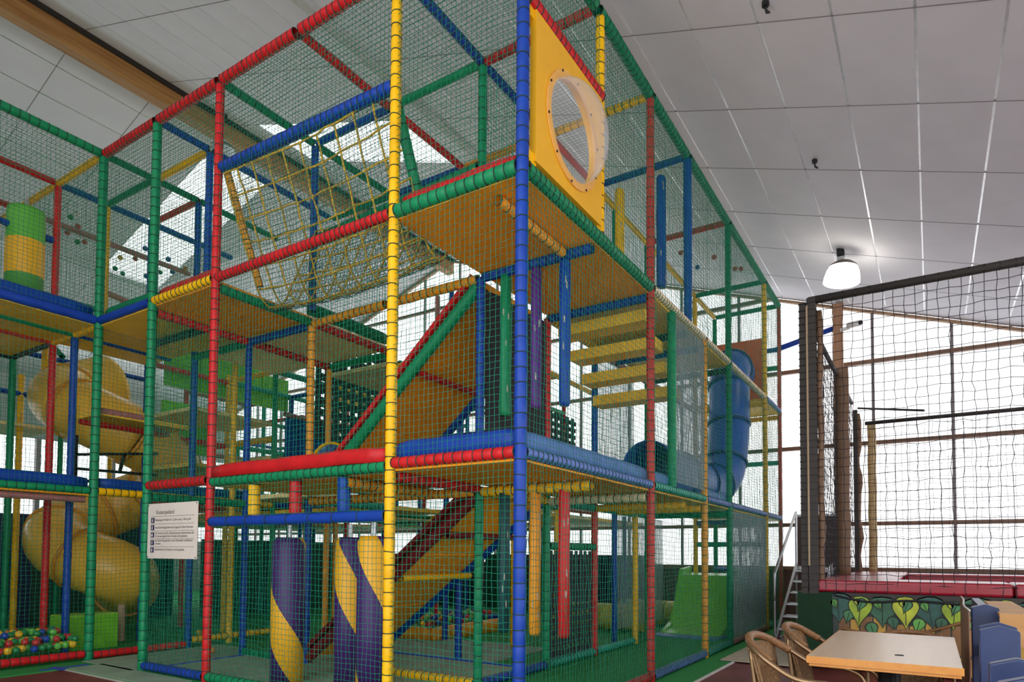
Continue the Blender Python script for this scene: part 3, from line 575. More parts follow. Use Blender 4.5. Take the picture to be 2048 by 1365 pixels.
for i, (x, y, r, ph, lab) in enumerate([(.38, 2.86, .155, .31, 'left upright purple roller with yellow spiral behind the netting'), (.52, 2.18, .13, .96, 'middle upright roller with a broad yellow spiral over purple'), (.25, 1.62, .13, .745, 'right upright purple roller next to the yellow post')]):
    t = thing('squeeze_roller', lab, 'roller', (x, y, 0.02), 'upright squeeze rollers', world=False)
    MB().lathe([(0, 0), (r, 0), (r * 1.02, .6), (r, 1.33), (r * .8, 1.38), (0, 1.38)], 28).build('cover', spiral_mat('roller_spiral_%d' % i, ph), t, True, loc=(0, 0, 0))
    MB().cyl((0, 0, 1.37), (0, 0, 1.5), .025).build('pivot', STEEL, t, loc=(0, 0, 0)); MB().cyl((0, 0, -.02), (0, 0, .01), .06).build('base_plate', STEEL, t, loc=(0, 0, 0))

# ------------------------------------------------------------------ rules sign
sg = thing('rules_sign', 'white rules board with printed text and small blue pictograms tied to the netting', 'sign', (-0.05, 4.13, 1.18))

sb = MB(); sx = -0.05
def sgv(u, v): return (sx, 4.575 - u * .885 + v * .02 * 0, 1.195 + v * .56)   # u to the right in the picture, v upward
sb.box((sx - .004, 3.69, 1.185), (sx + .004, 4.58, 1.755)); sb.build('board', mat('sign_white', (.80, .70, .62), .5, var=.03), sg)
INK = mat('sign_ink', (.03, .025, .03), .6)
def text(body, u, v, size, sx_=1.0):
    cu = bpy.data.curves.new('t', 'FONT'); cu.body = body; cu.size = size; ob = bpy.data.objects.new('t', cu); COL.objects.link(ob)
    bpy.context.view_layer.update(); dg = bpy.context.evaluated_depsgraph_get(); me = bpy.data.meshes.new_from_object(ob.evaluated_get(dg)); bpy.data.objects.remove(ob)
    wdt = max((vv.co.x for vv in me.vertices), default=1)
    for vv in me.vertices:
        x, y = vv.co.x * sx_, vv.co.y; vv.co = (sx - .0055, 4.575 - u * .885 - x, 1.195 + v * .56 + y)
    me.materials.clear(); add('lettering', me, INK, sg)
text('Kinderspielland', .17, .80, .062, 0.86)
rowsT = [('Benutzung für Kinder bis 12 Jahre, max. 1.40 m groß.', .675), ('Aus Sicherheitsgründen kein Zugang für ältere Personen.', .535), ('Der Verzehr von Eis, Süßwaren sowie Lebensmitteln aller', .43), ('Art ist aus hygienischen Gründen nicht gestattet.', .375), ('Aus Sicherheitsgründen ist das Netzwände hochklettern', .295), ('verboten.', .24), ('Das Betreten mit Schuhen ist nicht gestattet.', .13)]
for tx, v in rowsT: text(tx, .155, v, .034, .88)
ln = mat('sign_line', (.12, .09, .09), .6)
for v in (.76, .62, .49, .345, .20): MB().box((sx - .006, 3.74, 1.195 + v * .56 - .0015), (sx - .004, 4.52, 1.195 + v * .56 + .0015)).build('ruled_line', ln, sg)
for k, v in enumerate((.69, .555, .42, .275, .14)):
    pc = MB().box((sx - .007, 4.455, 1.195 + v * .56 - .027), (sx - .004, 4.515, 1.195 + v * .56 + .027)).build('pictogram', mat('sign_navy', (.02, .025, .09), .6), sg)
    g = MB(); zc = 1.195 + v * .56
    g.box((sx - .009, 4.478 + .004 * (k % 2), zc - .018), (sx - .007, 4.492 + .004 * (k % 3), zc + .008)); g.box((sx - .009, 4.481, zc + .011), (sx - .007, 4.490, zc + .020)); g.build('pictogram_figure', MATS['sign_white'], pc, loc=(0, 0, 0))
for y, z in ((3.705, 1.2), (4.565, 1.2), (3.705, 1.74), (4.565, 1.74)): MB().cyl((sx - .004, y, z), (sx - .009, y, z), .006, n=8).build('eyelet', BLACKM, sg)

# ------------------------------------------------------------------ slides
def catmull(pts, n=8):
    pts = [Vector(p) for p in pts]; out = []
    for i in range(len(pts) - 1):
        p0 = pts[max(i - 1, 0)]; p1 = pts[i]; p2 = pts[i + 1]; p3 = pts[min(i + 2, len(pts) - 1)]
        for k in range(n):
            t = k / n; out.append(0.5 * ((2 * p1) + (p2 - p0) * t + (2 * p0 - 5 * p1 + 4 * p2 - p3) * t * t + (3 * p1 - p0 - 3 * p2 + p3) * t ** 3))
    out.append(pts[-1]); return out
def tube_slide(name, label, pts, r, m, mrib, secs, loc):
    t = thing(name, label, 'slide', loc); P = catmull(pts); n = len(P); per = max(2, n // secs)
    for s in range(0, n - 1, per):
        e = min(n - 1, s + per); seg = P[s:e + 1]
        if len(seg) < 2: continue
        o = MB().path(seg, r, 22, False).build('tube_section', m, t, True); md = o.modifiers.new('wall', 'SOLIDIFY'); md.thickness = .012
        d = (P[min(s + 1, n - 1)] - P[s]).normalized(); MB().path([P[s] - d * .02, P[s] + d * .02], r + .025, 22).build('flange', mrib, t, True) if s > 0 else None
    return t
YS = mat('slide_yellow', (0.95, 0.55, 0.06), .3, var=.1, scale=1.2); YSR = mat('slide_yellow_flange', (.80, .36, .03), .4)
hp = []
for k in range(-1, 12):
    f = k / 8; an = math.radians(118) + f * 2 * PI; hp.append((1.34 + .72 * math.cos(an), 8.04 + .72 * math.sin(an), 3.72 - 2.05 * f))
hp.append((1.9, 9.0, .45))
ys = tube_slide('spiral_slide', 'large yellow spiral tube slide behind the left wing netting', hp, .43, YS, YSR, 9, (1.2, 8.25, 0))
for (a, b, c, d) in ((1.05, 7.25, 0, .75),): MB().cyl((a, b, c), (a, b, d), .05).build('support_post', wood('support_wood', (.5, .33, .2), (.62, .44, .28), 'Z'), ys)
for (p, q) in (((.25, 6.9, 2.05), (.25, 6.9, 2.75)), ((.25, 6.9, 2.5), (1.3, 6.9, 2.65)), ((.25, 6.9, 2.32), (1.3, 6.9, 2.34)), ((.25, 6.9, 2.18), (1.3, 6.9, 2.12)), ((.8, 6.9, 2.35), (.85, 6.9, 2.58))): MB().bar(p, q, .035, .035).build('support_bracket', BLACKM, ys)
BS = mat('slide_blue', (0.03, 0.09, 0.50), .3, var=.15, scale=1.5); BSR = mat('slide_blue_flange', (.012, .03, .2), .4)
tube_slide('tube_slide', 'blue enclosed tube slide dropping from the red panel at the far right end', [(8.7, .66, 4.62), (8.3, .64, 4.66), (7.95, .6, 4.35), (7.75, .56, 3.75), (7.6, .55, 3.15), (7.35, .58, 2.6), (6.8, .66, 2.36), (6.0, .66, 2.36), (5.0, .62, 2.36), (4.0, .62, 2.36)], .34, BS, BSR, 8, (6.5, .6, Z1))
gs = thing('wave_slide', 'lime green plastic slide on the ground behind the right face netting', 'slide', (6.9, .8, 0))
LG = mat('slide_lime', (.20, .62, .03), .3, var=.06)
prof = [(6.35, .03), (6.75, .10), (7.05, .45), (7.3, .92), (7.75, .95), (7.75, 0), (6.35, 0)]
MB().prism(prof, 'y', .38, 1.28).build('chute', LG, gs)
for y in (.36, 1.24): MB().prism([(6.4, .05), (6.8, .16), (7.1, .56), (7.32, 1.02), (7.8, 1.06), (7.8, .9), (7.3, .86), (7.05, .40), (6.75, .06), (6.4, 0)], 'y', y, y + .07).build('side_lip', LG, gs)
MB().box((6.0, .3, 0.0), (6.6, 1.35, .02)).build('landing_pad', vin('S'), gs)

# ================================================================== left wing
lwf = thing('climbing_frame', 'left wing of the play frame over the ball pit with blue padded deck edge', 'play frame', (-0.6, 6.6, 0))
Yf, Yg, Yh = 6.45, 7.03, 8.2
def lpost(x, y, z0, z1, c, r=.043, lace=False): return tube('post', (x, y, z0), (x, y, z1), c, lwf, r, .105, lace, .09)
def lrail(p, q, c, lace=False, r=.042, pitch=.09): return tube('rail', p, q, c, lwf, r, pitch, lace, .1)
lrail((-2.6, Ye, Z3), (-.05, Ye, Z3), 'G', True, .05); plain('rail', (-2.6, Ye, Z2), (-.05, Ye, Z2), 'B', lwf, .055); pad((-2.6, Ye + .07, Z2 + .02), (-.05, Ye + .07, Z2 + .02), 'B', lwf, .16, .09)
lrail((-2.6, Ye, Z1), (-.05, Ye, Z1), 'G', True); pad((-2.6, Ye + .07, Z1 + .02), (-.05, Ye + .07, Z1 + .02), 'B', lwf, .15, .09); lrail((-2.6, Ye, .07), (-.05, Ye, .07), 'R', True, .045)
plain('rail', (-2.6, Ye + .1, Z1 - .1), (-.05, Ye + .1, Z1 - .1), 'K', lwf, .04)
lpost(-2.4, Ye, 0, Z3, 'G')
for (x, y, z0, z1, c) in [(0, Yf, 0, Z2 - .1, 'B'), (0, Yg, 0, Z2 - .1, 'R'), (0, Yg, Z2 + .05, Z3 - .04, 'R'), (0, Yh, 0, Z3 - .04, 'G'), (.6, Yg, Z2 + .05, Z3 - .04, 'Y'), (0.62, Yh + .6, Z2, Z2 + .9, 'Y'), (-.1, Yh + .6, Z2, Z2 + .8, 'Y'), (XA, Yg, 0, Z3 - .04, 'B'), (.55, 9.4, 0, Z2, 'Y'), (-1.2, Yg, 0, Z3, 'G')]: lpost(x, y, z0, z1, c)
for p, q, c in [((-2.6, Yg, Z3), (-.04, Yg, Z3), 'R'), ((0, Ye + .05, Z3), (0, Yg, Z3), 'Y'), ((0, Yg, Z3), (0, Yh, Z3), 'Y'), ((0, Yg, Z3), (.6, Yg, Z3), 'B'), ((.6, Yg, Z3), (XA, Yg, Z3), 'B'), ((XA, Yg, Z3), (XB, Yg, Z3), 'B'), ((.6, Ye, Z3), (.6, Yg, Z3), 'G'), ((XA, Ye, Z3), (XA, Yg, Z3), 'R'), ((-2.6, Yg, 5.3), (-.04, Yg, 5.22), 'B'), ((-2.6, Yh, Z3), (0, Yh, Z3), 'R'), ((0, Yh, Z3), (XB, Yh, Z3), 'K'), ((0, Yh, Z3), (0, 9.4, Z3), 'Y'),
        ((-2.4, Yf, Z2 - .05), (0, Yf, Z2 - .05), 'G'), ((-2.4, Yg, Z2 - .05), (0, Yg, Z2 - .05), 'R'), ((0, Ye + .05, Z2 - .06), (0, Yf, Z2 - .06), 'Y'), ((0, Yf, Z2 - .06), (0, Yg, Z2 - .06), 'Y'), ((0, Yg, Z2 - .06), (0, Yh, Z2 - .06), 'D'), ((-2.4, Yh, Z2 - .06), (0, Yh, Z2 - .06), 'D'), ((0, Yf, Z2 - .05), (XA, Yf, Z2 - .05), 'B'), ((-2.4, 9.4, Z2 - .3), (2.4, 9.4, Z2 - .3), 'B'), ((-2.4, 9.4, Z2 + .8), (2.4, 9.4, Z2 + .8), 'B'), ((-2.4, 9.4, Z2 + .35), (2.4, 9.4, Z2 + .35), 'B'), ((0, Yh, 4.9), (XB, Yh, 4.9), 'T'), ((.6, Yg, Z2 + .8), (XB, Yg, Z2 + .6), 'K'), ((.6, Yh, Z2 + .1), (.6, 9.4, Z2 + .9), 'G')]: lrail(p, q, c)
for x0, x1, y0, y1, z, m in [(-2.5, 0, Ye, Yg, Z2 - .01, DECKY), (-2.5, 0, Yg, Yh, Z2 - .01, DECKY), (0, XA, Ye, Yg, Z2 - .01, DECKY), (-2.5, 0, Ye, Yg, Z1 - .01, DECKO), (-2.5, 0, 9.3, 10.4, 3.2, DECKB), (0, 1.0, 9.3, 10.4, 3.2, DECKB)]: deck(x0, x1, y0, y1, z, m, lwf)
for z0, z1 in ((.08, Z1), (Z1, Z2), (Z2, Z3)): xnet(Ye - .02, -2.4, -.04, z0 + .02, z1 - .03, lwf)
znet(Z3 - .02, -2.4, 0, Ye, Yg, lwf); znet(Z3 - .02, -2.4, 0, Yg, 9.4, lwf); znet(Z3 - .02, 0, XB, Ye, 9.4, lwf)
xnet(9.4, -2.4, XB, Z2, Z3, lwf); ynet(0, Ye, Yh, Z2, Z3, lwf)
sc = thing('punch_bag', 'fat green cylinder bag with a wide yellow band hanging on the left wing', 'bag', (-0.33, 7.05, 4.42), world=False)
def band_mat():
    m = mat('bag_bands', (.1, .5, .05), .5); nt = m.node_tree; b = nt.nodes['Principled BSDF']; sx = nt.nodes.new('ShaderNodeSeparateXYZ'); tc = [x for x in nt.nodes if x.type == 'TEX_COORD'][0]
    nt.links.new(tc.outputs['Object'], sx.inputs[0]); r = nt.nodes.new('ShaderNodeValToRGB'); r.color_ramp.interpolation = 'CONSTANT'; e = r.color_ramp.elements
    e[0].color = (.09, .36, .07, 1); e[1].position = .22; e[1].color = (.90, .48, .01, 1); e3 = e.new(.66); e3.color = (.13, .50, .05, 1)
    nt.links.new(sx.outputs['Z'], r.inputs['Fac']); nt.links.new(r.outputs['Color'], b.inputs['Base Color']); return m
MB().lathe([(0, 0), (.2, 0), (.205, .4), (.2, 1.0), (.195, 1.06), (0, 1.07)], 28).build('body', band_mat(), sc, True, loc=(0, 0, 0))
MB().cyl((0.03, 0, 1.05), (.03, 0, .95 - 0.02 + .0), .05).build('collar', vin('B'), sc, loc=(0, 0, 0))
MB().cyl((0, 0, 1.06), (0, 0, 1.22), .02).build('hanger', STEEL, sc, loc=(0, 0, 0))

# ball pit at the left with soft green blocks
for i, (x0, x1, lab) in enumerate(((.08, .42, 'lime soft play block left of the dark green corner post'), (.46, .76, 'lime soft play block right of the dark green corner post'))):
    t = thing('soft_block', lab, 'soft block', (x0, 6.85, 0), 'soft play blocks')
    MB().box((x0, 6.75, 0), (x1, 7.05, .44)).build('cover', vin('L'), t); MB().box((x0 + .01, 6.745, .425), (x1 - .01, 7.055, .45)).build('seam_piping', mat('lime_piping', (.35, .72, .08), .4), t)
ballme = {}
BC = dict(red=(.55, .03, .03), green=(.02, .25, .06), lime=(.16, .55, .08), blue=(.02, .06, .40), yellow=(.90, .55, .02), white=(.75, .7, .66), orange=(.85, .25, .03))
def ballmesh(cn):
    if cn not in ballme:
        bm = bmesh.new(); bmesh.ops.create_uvsphere(bm, u_segments=14, v_segments=9, radius=.04); me = bpy.data.meshes.new('ball_' + cn); bm.to_mesh(me); bm.free()
        me.polygons.foreach_set('use_smooth', [True] * len(me.polygons)); me.materials.append(mat('plastic_' + cn, BC[cn], .3, var=.05)); ballme[cn] = me
    return ballme[cn]
def ball(p, cn, where, group):
    if 'heaped' in where: where += (' by the corner post' if p[0] > -.3 else ' beside the picture edge' if p[0] < -.68 else ' midway along') + (', front row' if p[1] < 6.15 else ', rear' if p[1] > 6.6 else '')
    if 'far ball pit' in where: where += ', ' + ('front' if p[1] < 4.1 else 'rear' if p[1] > 4.6 else 'middle') + (' left' if p[0] < 4.2 else ' right' if p[0] > 4.8 else ' centre')
    if 'stranded' in where: where += ' at the far right' if p[0] > 5 else (' of the left wing, nearer' if p[1] < 8.2 else ' of the left wing, farther')
    o = add('play_ball', ballmesh(cn), None, None, p); tag(o, f'{cn} plastic play ball {where}', 'ball', group); o.rotation_euler = (random.random() * 3, random.random() * 3, 0); return o
cn_l = ['red', 'green', 'lime', 'blue', 'yellow', 'lime', 'green', 'red']
placed = []
def pile(x0, x1, y0, y1, hz, count, where, group, seed, sp=.079):
    r_ = random.Random(seed); k = 0; tries = 0
    # rows of balls packed like a real heap, front rows low, rear rows higher
    ny = int((y1 - y0) / sp); nx = int((x1 - x0) / sp); done = 0
    for layer in range(6):
        z = (.045 if sp < .1 else .14) + layer * .066
        for j in range(ny):
            for i in range(nx):
                x = x0 + (i + .5 * (layer % 2) + .5) * sp; y = y0 + (j + .5 * (layer % 2) + .5) * sp
                top = hz(x, y) + r_.uniform(-.03, .03)
                if z > top or z < top - .085: continue
                if r_.random() < .10: continue
                ball((x + r_.uniform(-.008, .008), y + r_.uniform(-.008, .008), z + r_.uniform(-.006, .006)), r_.choice(cn_l if r_.random() > .03 else ['white', 'orange']), where, group); done += 1
                if done >= count: return
pile(-1.02, -0.06, 5.95, 6.95, lambda x, y: .20 + .16 * min(1, (y - 5.95) / .6), 125, 'heaped in the lower left pit', 'balls in the left ball pit', 3)
pile(3.6, 5.4, 3.75, 4.95, lambda x, y: .24 + .07 * math.sin(x * 5 + y * 3), 155, 'in the far ball pit seen under the ramp', 'balls in the far ball pit', 5, .112)
far = thing('ball_pit_edge', 'padded orange edge around the far ball pit under the ramps', 'ball pit', (4.5, 3.66, 0))
pad((3.5, 3.66, 0), (5.5, 3.66, 0), 'O', far, .2, .12, 'front_pad'); pad((5.5, 3.7, 0), (5.5, 5.0, 0), 'B', far, .25, .12, 'side_pad'); pad((3.5, 3.7, 0), (3.5, 5.0, 0), 'O', far, .2, .12, 'side_pad'); MB().box((3.55, 3.7, 0.02), (5.45, 4.98, .10)).build('pit_floor', MATF, far)
# stray balls lying on the roof netting
for i, (x, y, cn) in enumerate([(6.13, .875, 'red'), (6.78, .81, 'blue'), (6.56, .48, 'red'), (7.16, .30, 'red'), (7.22, .22, 'red'), (.51, 7.87, 'green'), (.51, 7.7, 'white'), (.69, 8.07, 'red'), (.70, 8.41, 'red'), (.92, 8.6, 'green'), (.98, 8.51, 'red'), (1.55, 8.6, 'yellow'), (1.59, 7.93, 'blue'), (1.7, 8.43, 'red'), (1.89, 9.2, 'green'), (2.16, 8.96, 'blue'), (1.72, 9.1, 'green'), (2.3, 8.4, 'blue'), (2.35, 8.1, 'orange'), (.3, 8.35, 'yellow'), (2.2, 8.6, 'green'), (2.0, 8.0, 'blue')]):
    ball((x, y, Z3 + .02), cn, 'stranded on the roof netting', 'balls on the roof netting')
for (x, y, cn, wh) in ((1.05, 5.1, 'orange', 'lying on the mat under the rules board'), (2.0, 6.9, 'yellow', 'on the floor beyond the alcove')): ball((x, y, .05), cn, wh, 'balls on the floor')

# ================================================================== rear part of the play structure
rf = thing('climbing_frame', 'rear play frame with many coloured posts and beige decks seen through the netting', 'play frame', (4.5, 6, 0))
GX = [XC, 4.9, 6.1, 7.3, 8.5]; GY = [2.4, Yc, Yd, Ye, Yg, Yh, 9.4, 10.6, 12.0]
cols = 'GYBRGTBYRKGB'; ci = 0
def rpost(x, y, z0, z1, c): return tube('post', (x, y, z0), (x, y, z1), c, rf, .042, .14, False, .08, 8)
def rrail(p, q, c): return tube('rail', p, q, c, rf, .042, .12, False, .1, 8)
rr = random.Random(4)
for i, x in enumerate(GX):
    for j, y in enumerate(GY):
        if 4.0 < x < 6.3 and 4.0 < y < 5.85 and False: continue
        if y <= Yb and x > 7: continue
        if (i + j) % 3 == 2: continue
        c = 'O' if (x == XC and y == Ye) else rr.choice('GYBRGTB'); rpost(x, y, 0, rr.choice([Z1, Z2, Z2, Z2 + .9]), c)
        for z in (Z1, Z2) + ((2.95,) if rr.random() < .5 else ()):
            if i + 1 < len(GX) and rr.random() < .75: rrail((x, y, z), (GX[i + 1], y, z), rr.choice('TGYRB'))
            if j + 1 < len(GY) and rr.random() < .75: rrail((x, y, z), (x, GY[j + 1], z), rr.choice('TGYRBK'))
        if i + 1 < len(GX) and j + 1 < len(GY) and rr.random() < .42: deck(x, GX[i + 1], y, GY[j + 1], rr.choice([Z1, 2.95, Z2]) - .02, rr.choice([DECKB, DECKY, DECKB]), rf)
for x, y, c in ((XB, Yg, 'Y'), (XB, Yh, 'R'), (XB, 9.4, 'B'), (1.2, 9.6, 'G'), (2.45, 10.6, 'Y'), (.6, 10.6, 'B'), (0, 10.6, 'R'), (-.8, 10.6, 'Y')): rpost(x, y, 0, Z2 + .1, c)
for z in (Z1, 2.95, Z2):
    rrail((XA, Yg, z - .02), (XB, Yg, z - .02), 'R'); rrail((XB, Yg, z), (XC, Yg, z), 'T'); rrail((XB, Yh, z), (XC, Yh, z), 'K'); rrail((XB, Ye, z), (XB, Yg, z), 'Y'); rrail((XB, Yg, z), (XB, Yh, z), 'R')
for i in range(len(GX) - 1):  # first-level rear decks, added to block light from above
    for j in range(len(GY) - 1):
        if i <= 2 and 1 <= j <= 4: continue
        deck(GX[i], GX[i + 1], GY[j], GY[j + 1], Z1 - .08, DECKB if (i + j) % 2 else DECKY, rf)
for j in range(1, 5): deck(XB, XC, GY[j], GY[j + 1], Z1 - .08, DECKY, rf)
DKG = mat('shade_wall_green', (.012, .06, .035), .6); DBL = mat('shade_wall_blue', (.01, .02, .07), .6)  # dark walls added to fill the rear ground level with shade
for k in range(5): MB().box((-2.5 + k * 1.2, 10.2, 0), (-1.32 + k * 1.2, 10.3, Z1 - .1)).build('soft_wall', DKG if k % 2 else DBL, rf)
for k in range(4): MB().box((8.9, 2.6 + k * 2.0, 0), (9.0, 4.5 + k * 2.0, 1.25)).build('soft_wall', DKG if k % 2 else DBL, rf)
for k in range(4): MB().box((XC + k * 1.2, 9.5, 0), (XC + 1.15 + k * 1.2, 9.6, 1.5)).build('soft_wall', DBL if k % 2 else DKG, rf)
for x in (XB + .1, 6.15): ynet(x, Ye if x < 3 else Yb, Yg, .1, Z1 - .1, rf, seg=8)
for y in (Yh, 9.4): xnet(y, XA + .3, 8.4, .1, Z1, rf, seg=8); xnet(y, XB, 8.4, Z1, Z2, rf, seg=8)
xnet(Yd + .05, XB, 7.3, Z1, Z2, rf, seg=8); ynet(4.95, Ya, Ye, Z1, Z2, rf, seg=8); xnet(Ye + .05, XB, XC, .1, Z1, rf, seg=8)
deck(XA, XB, Ye, Yg, 3.2, DECKB, rf); deck(XB, XC, Ye, Yg, 2.7, DECKB, rf); deck(XA, XB, Ye, Yg, 2.45, DECKY, rf); deck(XB, XC, Ye, Yg, Z1, DECKB, rf)
for k in range(4): MB().box((1.5 + k * .55, Yg + .06, 3.72), (2.03 + k * .55, Yg + .12, 4.62 - .12 * k)).build('side_board', vin('L'), rf)
MB().box((1.5, Yg + .1, 2.75), (2.3, Yg + .16, 3.5)).build('side_board', vin('L'), rf)
MB().box((XB + .05, 5.6, Z1 + .02), (3.35, 5.7, 3.25)).build('soft_wall', vin('B'), rf); MB().box((3.45, 5.0, Z1 + .02), (4.25, 5.1, 3.35)).build('soft_wall', vin('B'), rf); rrail((XB, 5.65, 3.3), (3.4, 5.65, 3.25), 'K'); rrail((3.45, 5.05, 3.42), (4.3, 5.05, 3.4), 'Y')
for k in range(4): MB().box((4.75 + k * .24, 7.05, 4.0), (4.90 + k * .24, 7.08, 4.75)).build('hanging_flap', vin('Y'), rf)
rrail((4.9, 4.1, 4.72), (4.9, 5.6, 4.62), 'T'); rrail((4.9, 4.1, 4.5), (4.9, 5.6, 4.42), 'Y'); rpost(4.9, 4.75, 3.97, 5.7, 'K'); rpost(4.9, 4.45, 3.97, 5.8, 'B'); rpost(4.9, 5.6, 3.97, 4.7, 'G'); rpost(4.9, 4.1, 3.97, 4.75, 'B'); deck(4.9, 6.1, 4.1, 5.6, 4.4, DECKB, rf)
xnet(10.7, -2.4, XC, .2, Z2, rf, seg=8); xnet(Yg + .3, XC, 8.4, Z1, Z2, rf, seg=8)
bt = thing('tunnel_crawl', 'round blue speckled crawl tunnel mouth on the first deck between the orange posts', 'tunnel', (2.9, 4.3, Z1))
o = MB().path([(2.0, 4.1, 2.36), (3.3, 4.3, 2.36)], .30, 24, False).build('tunnel', mat('speckled_blue', (.10, .22, .6), .5, var=.8, scale=28), bt, True); md = o.modifiers.new('wall', 'SOLIDIFY'); md.thickness = .02
o = MB().path([(1.97, 4.1, 2.36), (2.03, 4.11, 2.36)], .32, 24, False).build('rim', vin('Y'), bt, True); md = o.modifiers.new('wall', 'SOLIDIFY'); md.thickness = .03
# yellow soft bolsters on the ground at the far side
for i, (x, y) in enumerate(((6.4, 2.9), (7.6, 2.5))):
    t = thing('soft_bolster', 'yellow soft bolster lying on the green floor, %s of two' % ('left' if i == 0 else 'right'), 'bolster', (x, y, 0), 'yellow bolsters')
    for k in range(3): MB().path([(x + .02, y - k * .44, .22), (x + .02, y - k * .44 - .42, .22)], .22, 18).build('cushion', mat('bolster_yellow', (.55, .50, .05), .5), t, True)

# ================================================================== trampoline platform on the right
PX, PY, PZ = 4.35, -1.06, 0.85
tp_ = thing('trampoline_platform', 'raised trampoline platform with red edge pads, jungle leaf mural and black safety net', 'trampoline', (PX, PY, 0))
YM = -6.6
BROWN = mat('brown_pad', (.20, .11, .06), .6, bump=.2); DKP = mat('net_post_grey', (.045, .037, .032), .7); GP = mat('dark_green_pad', (.006, .035, .012), .6, spec=.2)
MB().box((PX, PY - .36, 0), (PX + .5, PY, PZ)).build('corner_pad', GP, tp_)
MB().box((PX + .02, YM, 0.02), (PX + .06, PY - .36, PZ - .04)).build('mural_board', mat('mural_dark', (.012, .03, .02), .45), tp_)
MB().box((PX + .5, PY - .1, 0), (9.6, PY - .06, PZ - .06)).build('side_skirt', mat('side_skirt', (.25, .02, .03), .6), tp_)
MB().box((PX + .06, YM, PZ - .04), (9.6, PY - .1, PZ)).build('frame_deck', DARK, tp_)
MB().box((PX + .01, YM, PZ - .05), (PX + .05, PY - .2, PZ)).build('net_hem', DKP, tp_)
RP = mat('edge_pad_red', (.32, .009, .022), .28, var=.08)
def softbox(a, b, name, parent):
    o = MB().box(a, b).build(name, RP, parent); m = o.modifiers.new('soft', 'BEVEL'); m.width = .03; m.segments = 3; return o
softbox((PX + .03, -3.05, PZ), (PX + .75, PY - .16, PZ + .14), 'edge_pad', tp_); softbox((PX + .03, -5.2, PZ), (PX + .75, -3.06, PZ + .14), 'edge_pad', tp_); softbox((PX + .03, YM, PZ), (PX + .75, -5.21, PZ + .14), 'edge_pad', tp_)
softbox((PX + .78, -2.02, PZ), (9.5, PY - .16, PZ + .14), 'edge_pad', tp_); softbox((7.2, YM, PZ), (7.9, -2.05, PZ + .16), 'edge_pad', tp_)
MB().box((PX + .8, YM, PZ + .02), (7.15, -2.08, PZ + .03)).build('jumping_bed', mat('bed_black', (.02, .02, .025), .6), tp_)
# mural: leaves and logs painted on the board, cut as thin coloured shapes
def heart(cy, cz, wd, h, col, y_=PX + .017, tilt=0.0, th=.003):
    """pointed leaf, tip down"""
    left = []; right = []
    for k in range(13):
        t = k / 12; hw = wd / 2 * math.sin(PI * t ** 1.7) ** .85 if 0 < k < 12 else 0.0; zz = (t - .55) * h - (.05 * h if k == 12 else 0)
        right.append((hw, zz)); left.append((-hw, zz))
    c, s_ = math.cos(tilt), math.sin(tilt)
    pts = right + left[-2:0:-1]
    return MB().prism([(cy + a * c - b * s_, cz + a * s_ + b * c) for a, b in pts], 'x', y_ - th, y_)
LC = [(.10, .33, .05), (.30, .42, .02), (.03, .12, .06), (.05, .20, .07), (.45, .50, .03), (.02, .09, .07)]
lm = [mat('mural_leaf_%d' % i, c, .5, var=.25, scale=8) for i, c in enumerate(LC)]
LOGC = [mat('mural_log_%d' % i, c, .5, var=.25, scale=5) for i, c in enumerate([(.40, .20, .03), (.22, .10, .03), (.10, .045, .02), (.50, .28, .04)])]
mr = random.Random(11); y = PY - .42; k = 0
INKM = mat('mural_outline', (.005, .012, .008), .6)
while y > -4.6:
    wd = mr.uniform(.09, .15); z1 = .60 + mr.uniform(-.05, .06)
    for zz in (0.02, .24):
        hh = (z1 - zz - .02) if zz > .1 else .20
        MB().prism([(y, zz + .01), (y - wd + .012, zz + mr.uniform(0, .02)), (y - wd + .01, zz + hh), (y - .004, zz + hh - mr.uniform(0, .02))], 'x', PX + .015, PX + .02).build('mural_log', mr.choice(LOGC), tp_)
    y -= wd
def leaf(y, cz, wd, h, m, lay, tl):
    heart(y, cz, wd + .022, h + .03, None, lay + .001, tl).build('mural_leaf_outline', INKM, tp_); heart(y, cz, wd, h, None, lay - .001, tl).build('mural_leaf', m, tp_)
    MB().bar((lay - .0045, y + h * .45 * math.sin(tl), cz - h * .45 * math.cos(tl)), (lay - .0045, y - h * .25 * math.sin(tl), cz + h * .25), .007, .002, (1, 0, 0)).build('mural_vein', INKM, tp_)
y = PY - .42; k = 0
while y > -4.6:
    leaf(y, .69 + mr.uniform(-.02, .02), mr.uniform(.28, .33), mr.uniform(.30, .36), [lm[5], lm[2]][k % 2], PX + .012, mr.uniform(-.15, .15))
    leaf(y - .215, .69 + mr.uniform(-.02, .02), mr.uniform(.20, .25), mr.uniform(.30, .36), [lm[1], lm[4], lm[1]][k % 3], PX + .006, mr.uniform(-.12, .12))
    leaf(y - .225, .73, .085, .15, lm[3], PX + .000, .35); leaf(y + .04, .73, .07, .11, lm[0], PX + .004, -.4); leaf(y - .19, .75, .05, .08, lm[4], PX + .0, -.3)
    leaf(y - .10, .58 + mr.uniform(-.04, .04), .10, .15, mr.choice([lm[2], lm[3]]), PX + .009, mr.uniform(-.4, .4)); leaf(y - .33, .55 + mr.uniform(-.10, .04), .11, .17, mr.choice([lm[0], lm[3], lm[0]]), PX + .008, mr.uniform(-.6, .6))
    y -= .43; k += 1
MB().path(catmull([(PX - .006, PY - .45, .46), (PX - .006, -1.9, .40), (PX - .006, -2.3, .47), (PX - .006, -2.7, .62)], 6), .016, 8).build('mural_vine', LOGC[1], tp_)
MB().path(catmull([(PX - .01, PY - .38, .82), (PX - .02, -1.8, .76), (PX - .02, -2.2, .79), (PX - .01, -2.9, .76), (PX - .01, -3.6, .80)], 6), .012, 8).build('cable', BLACKM, tp_)
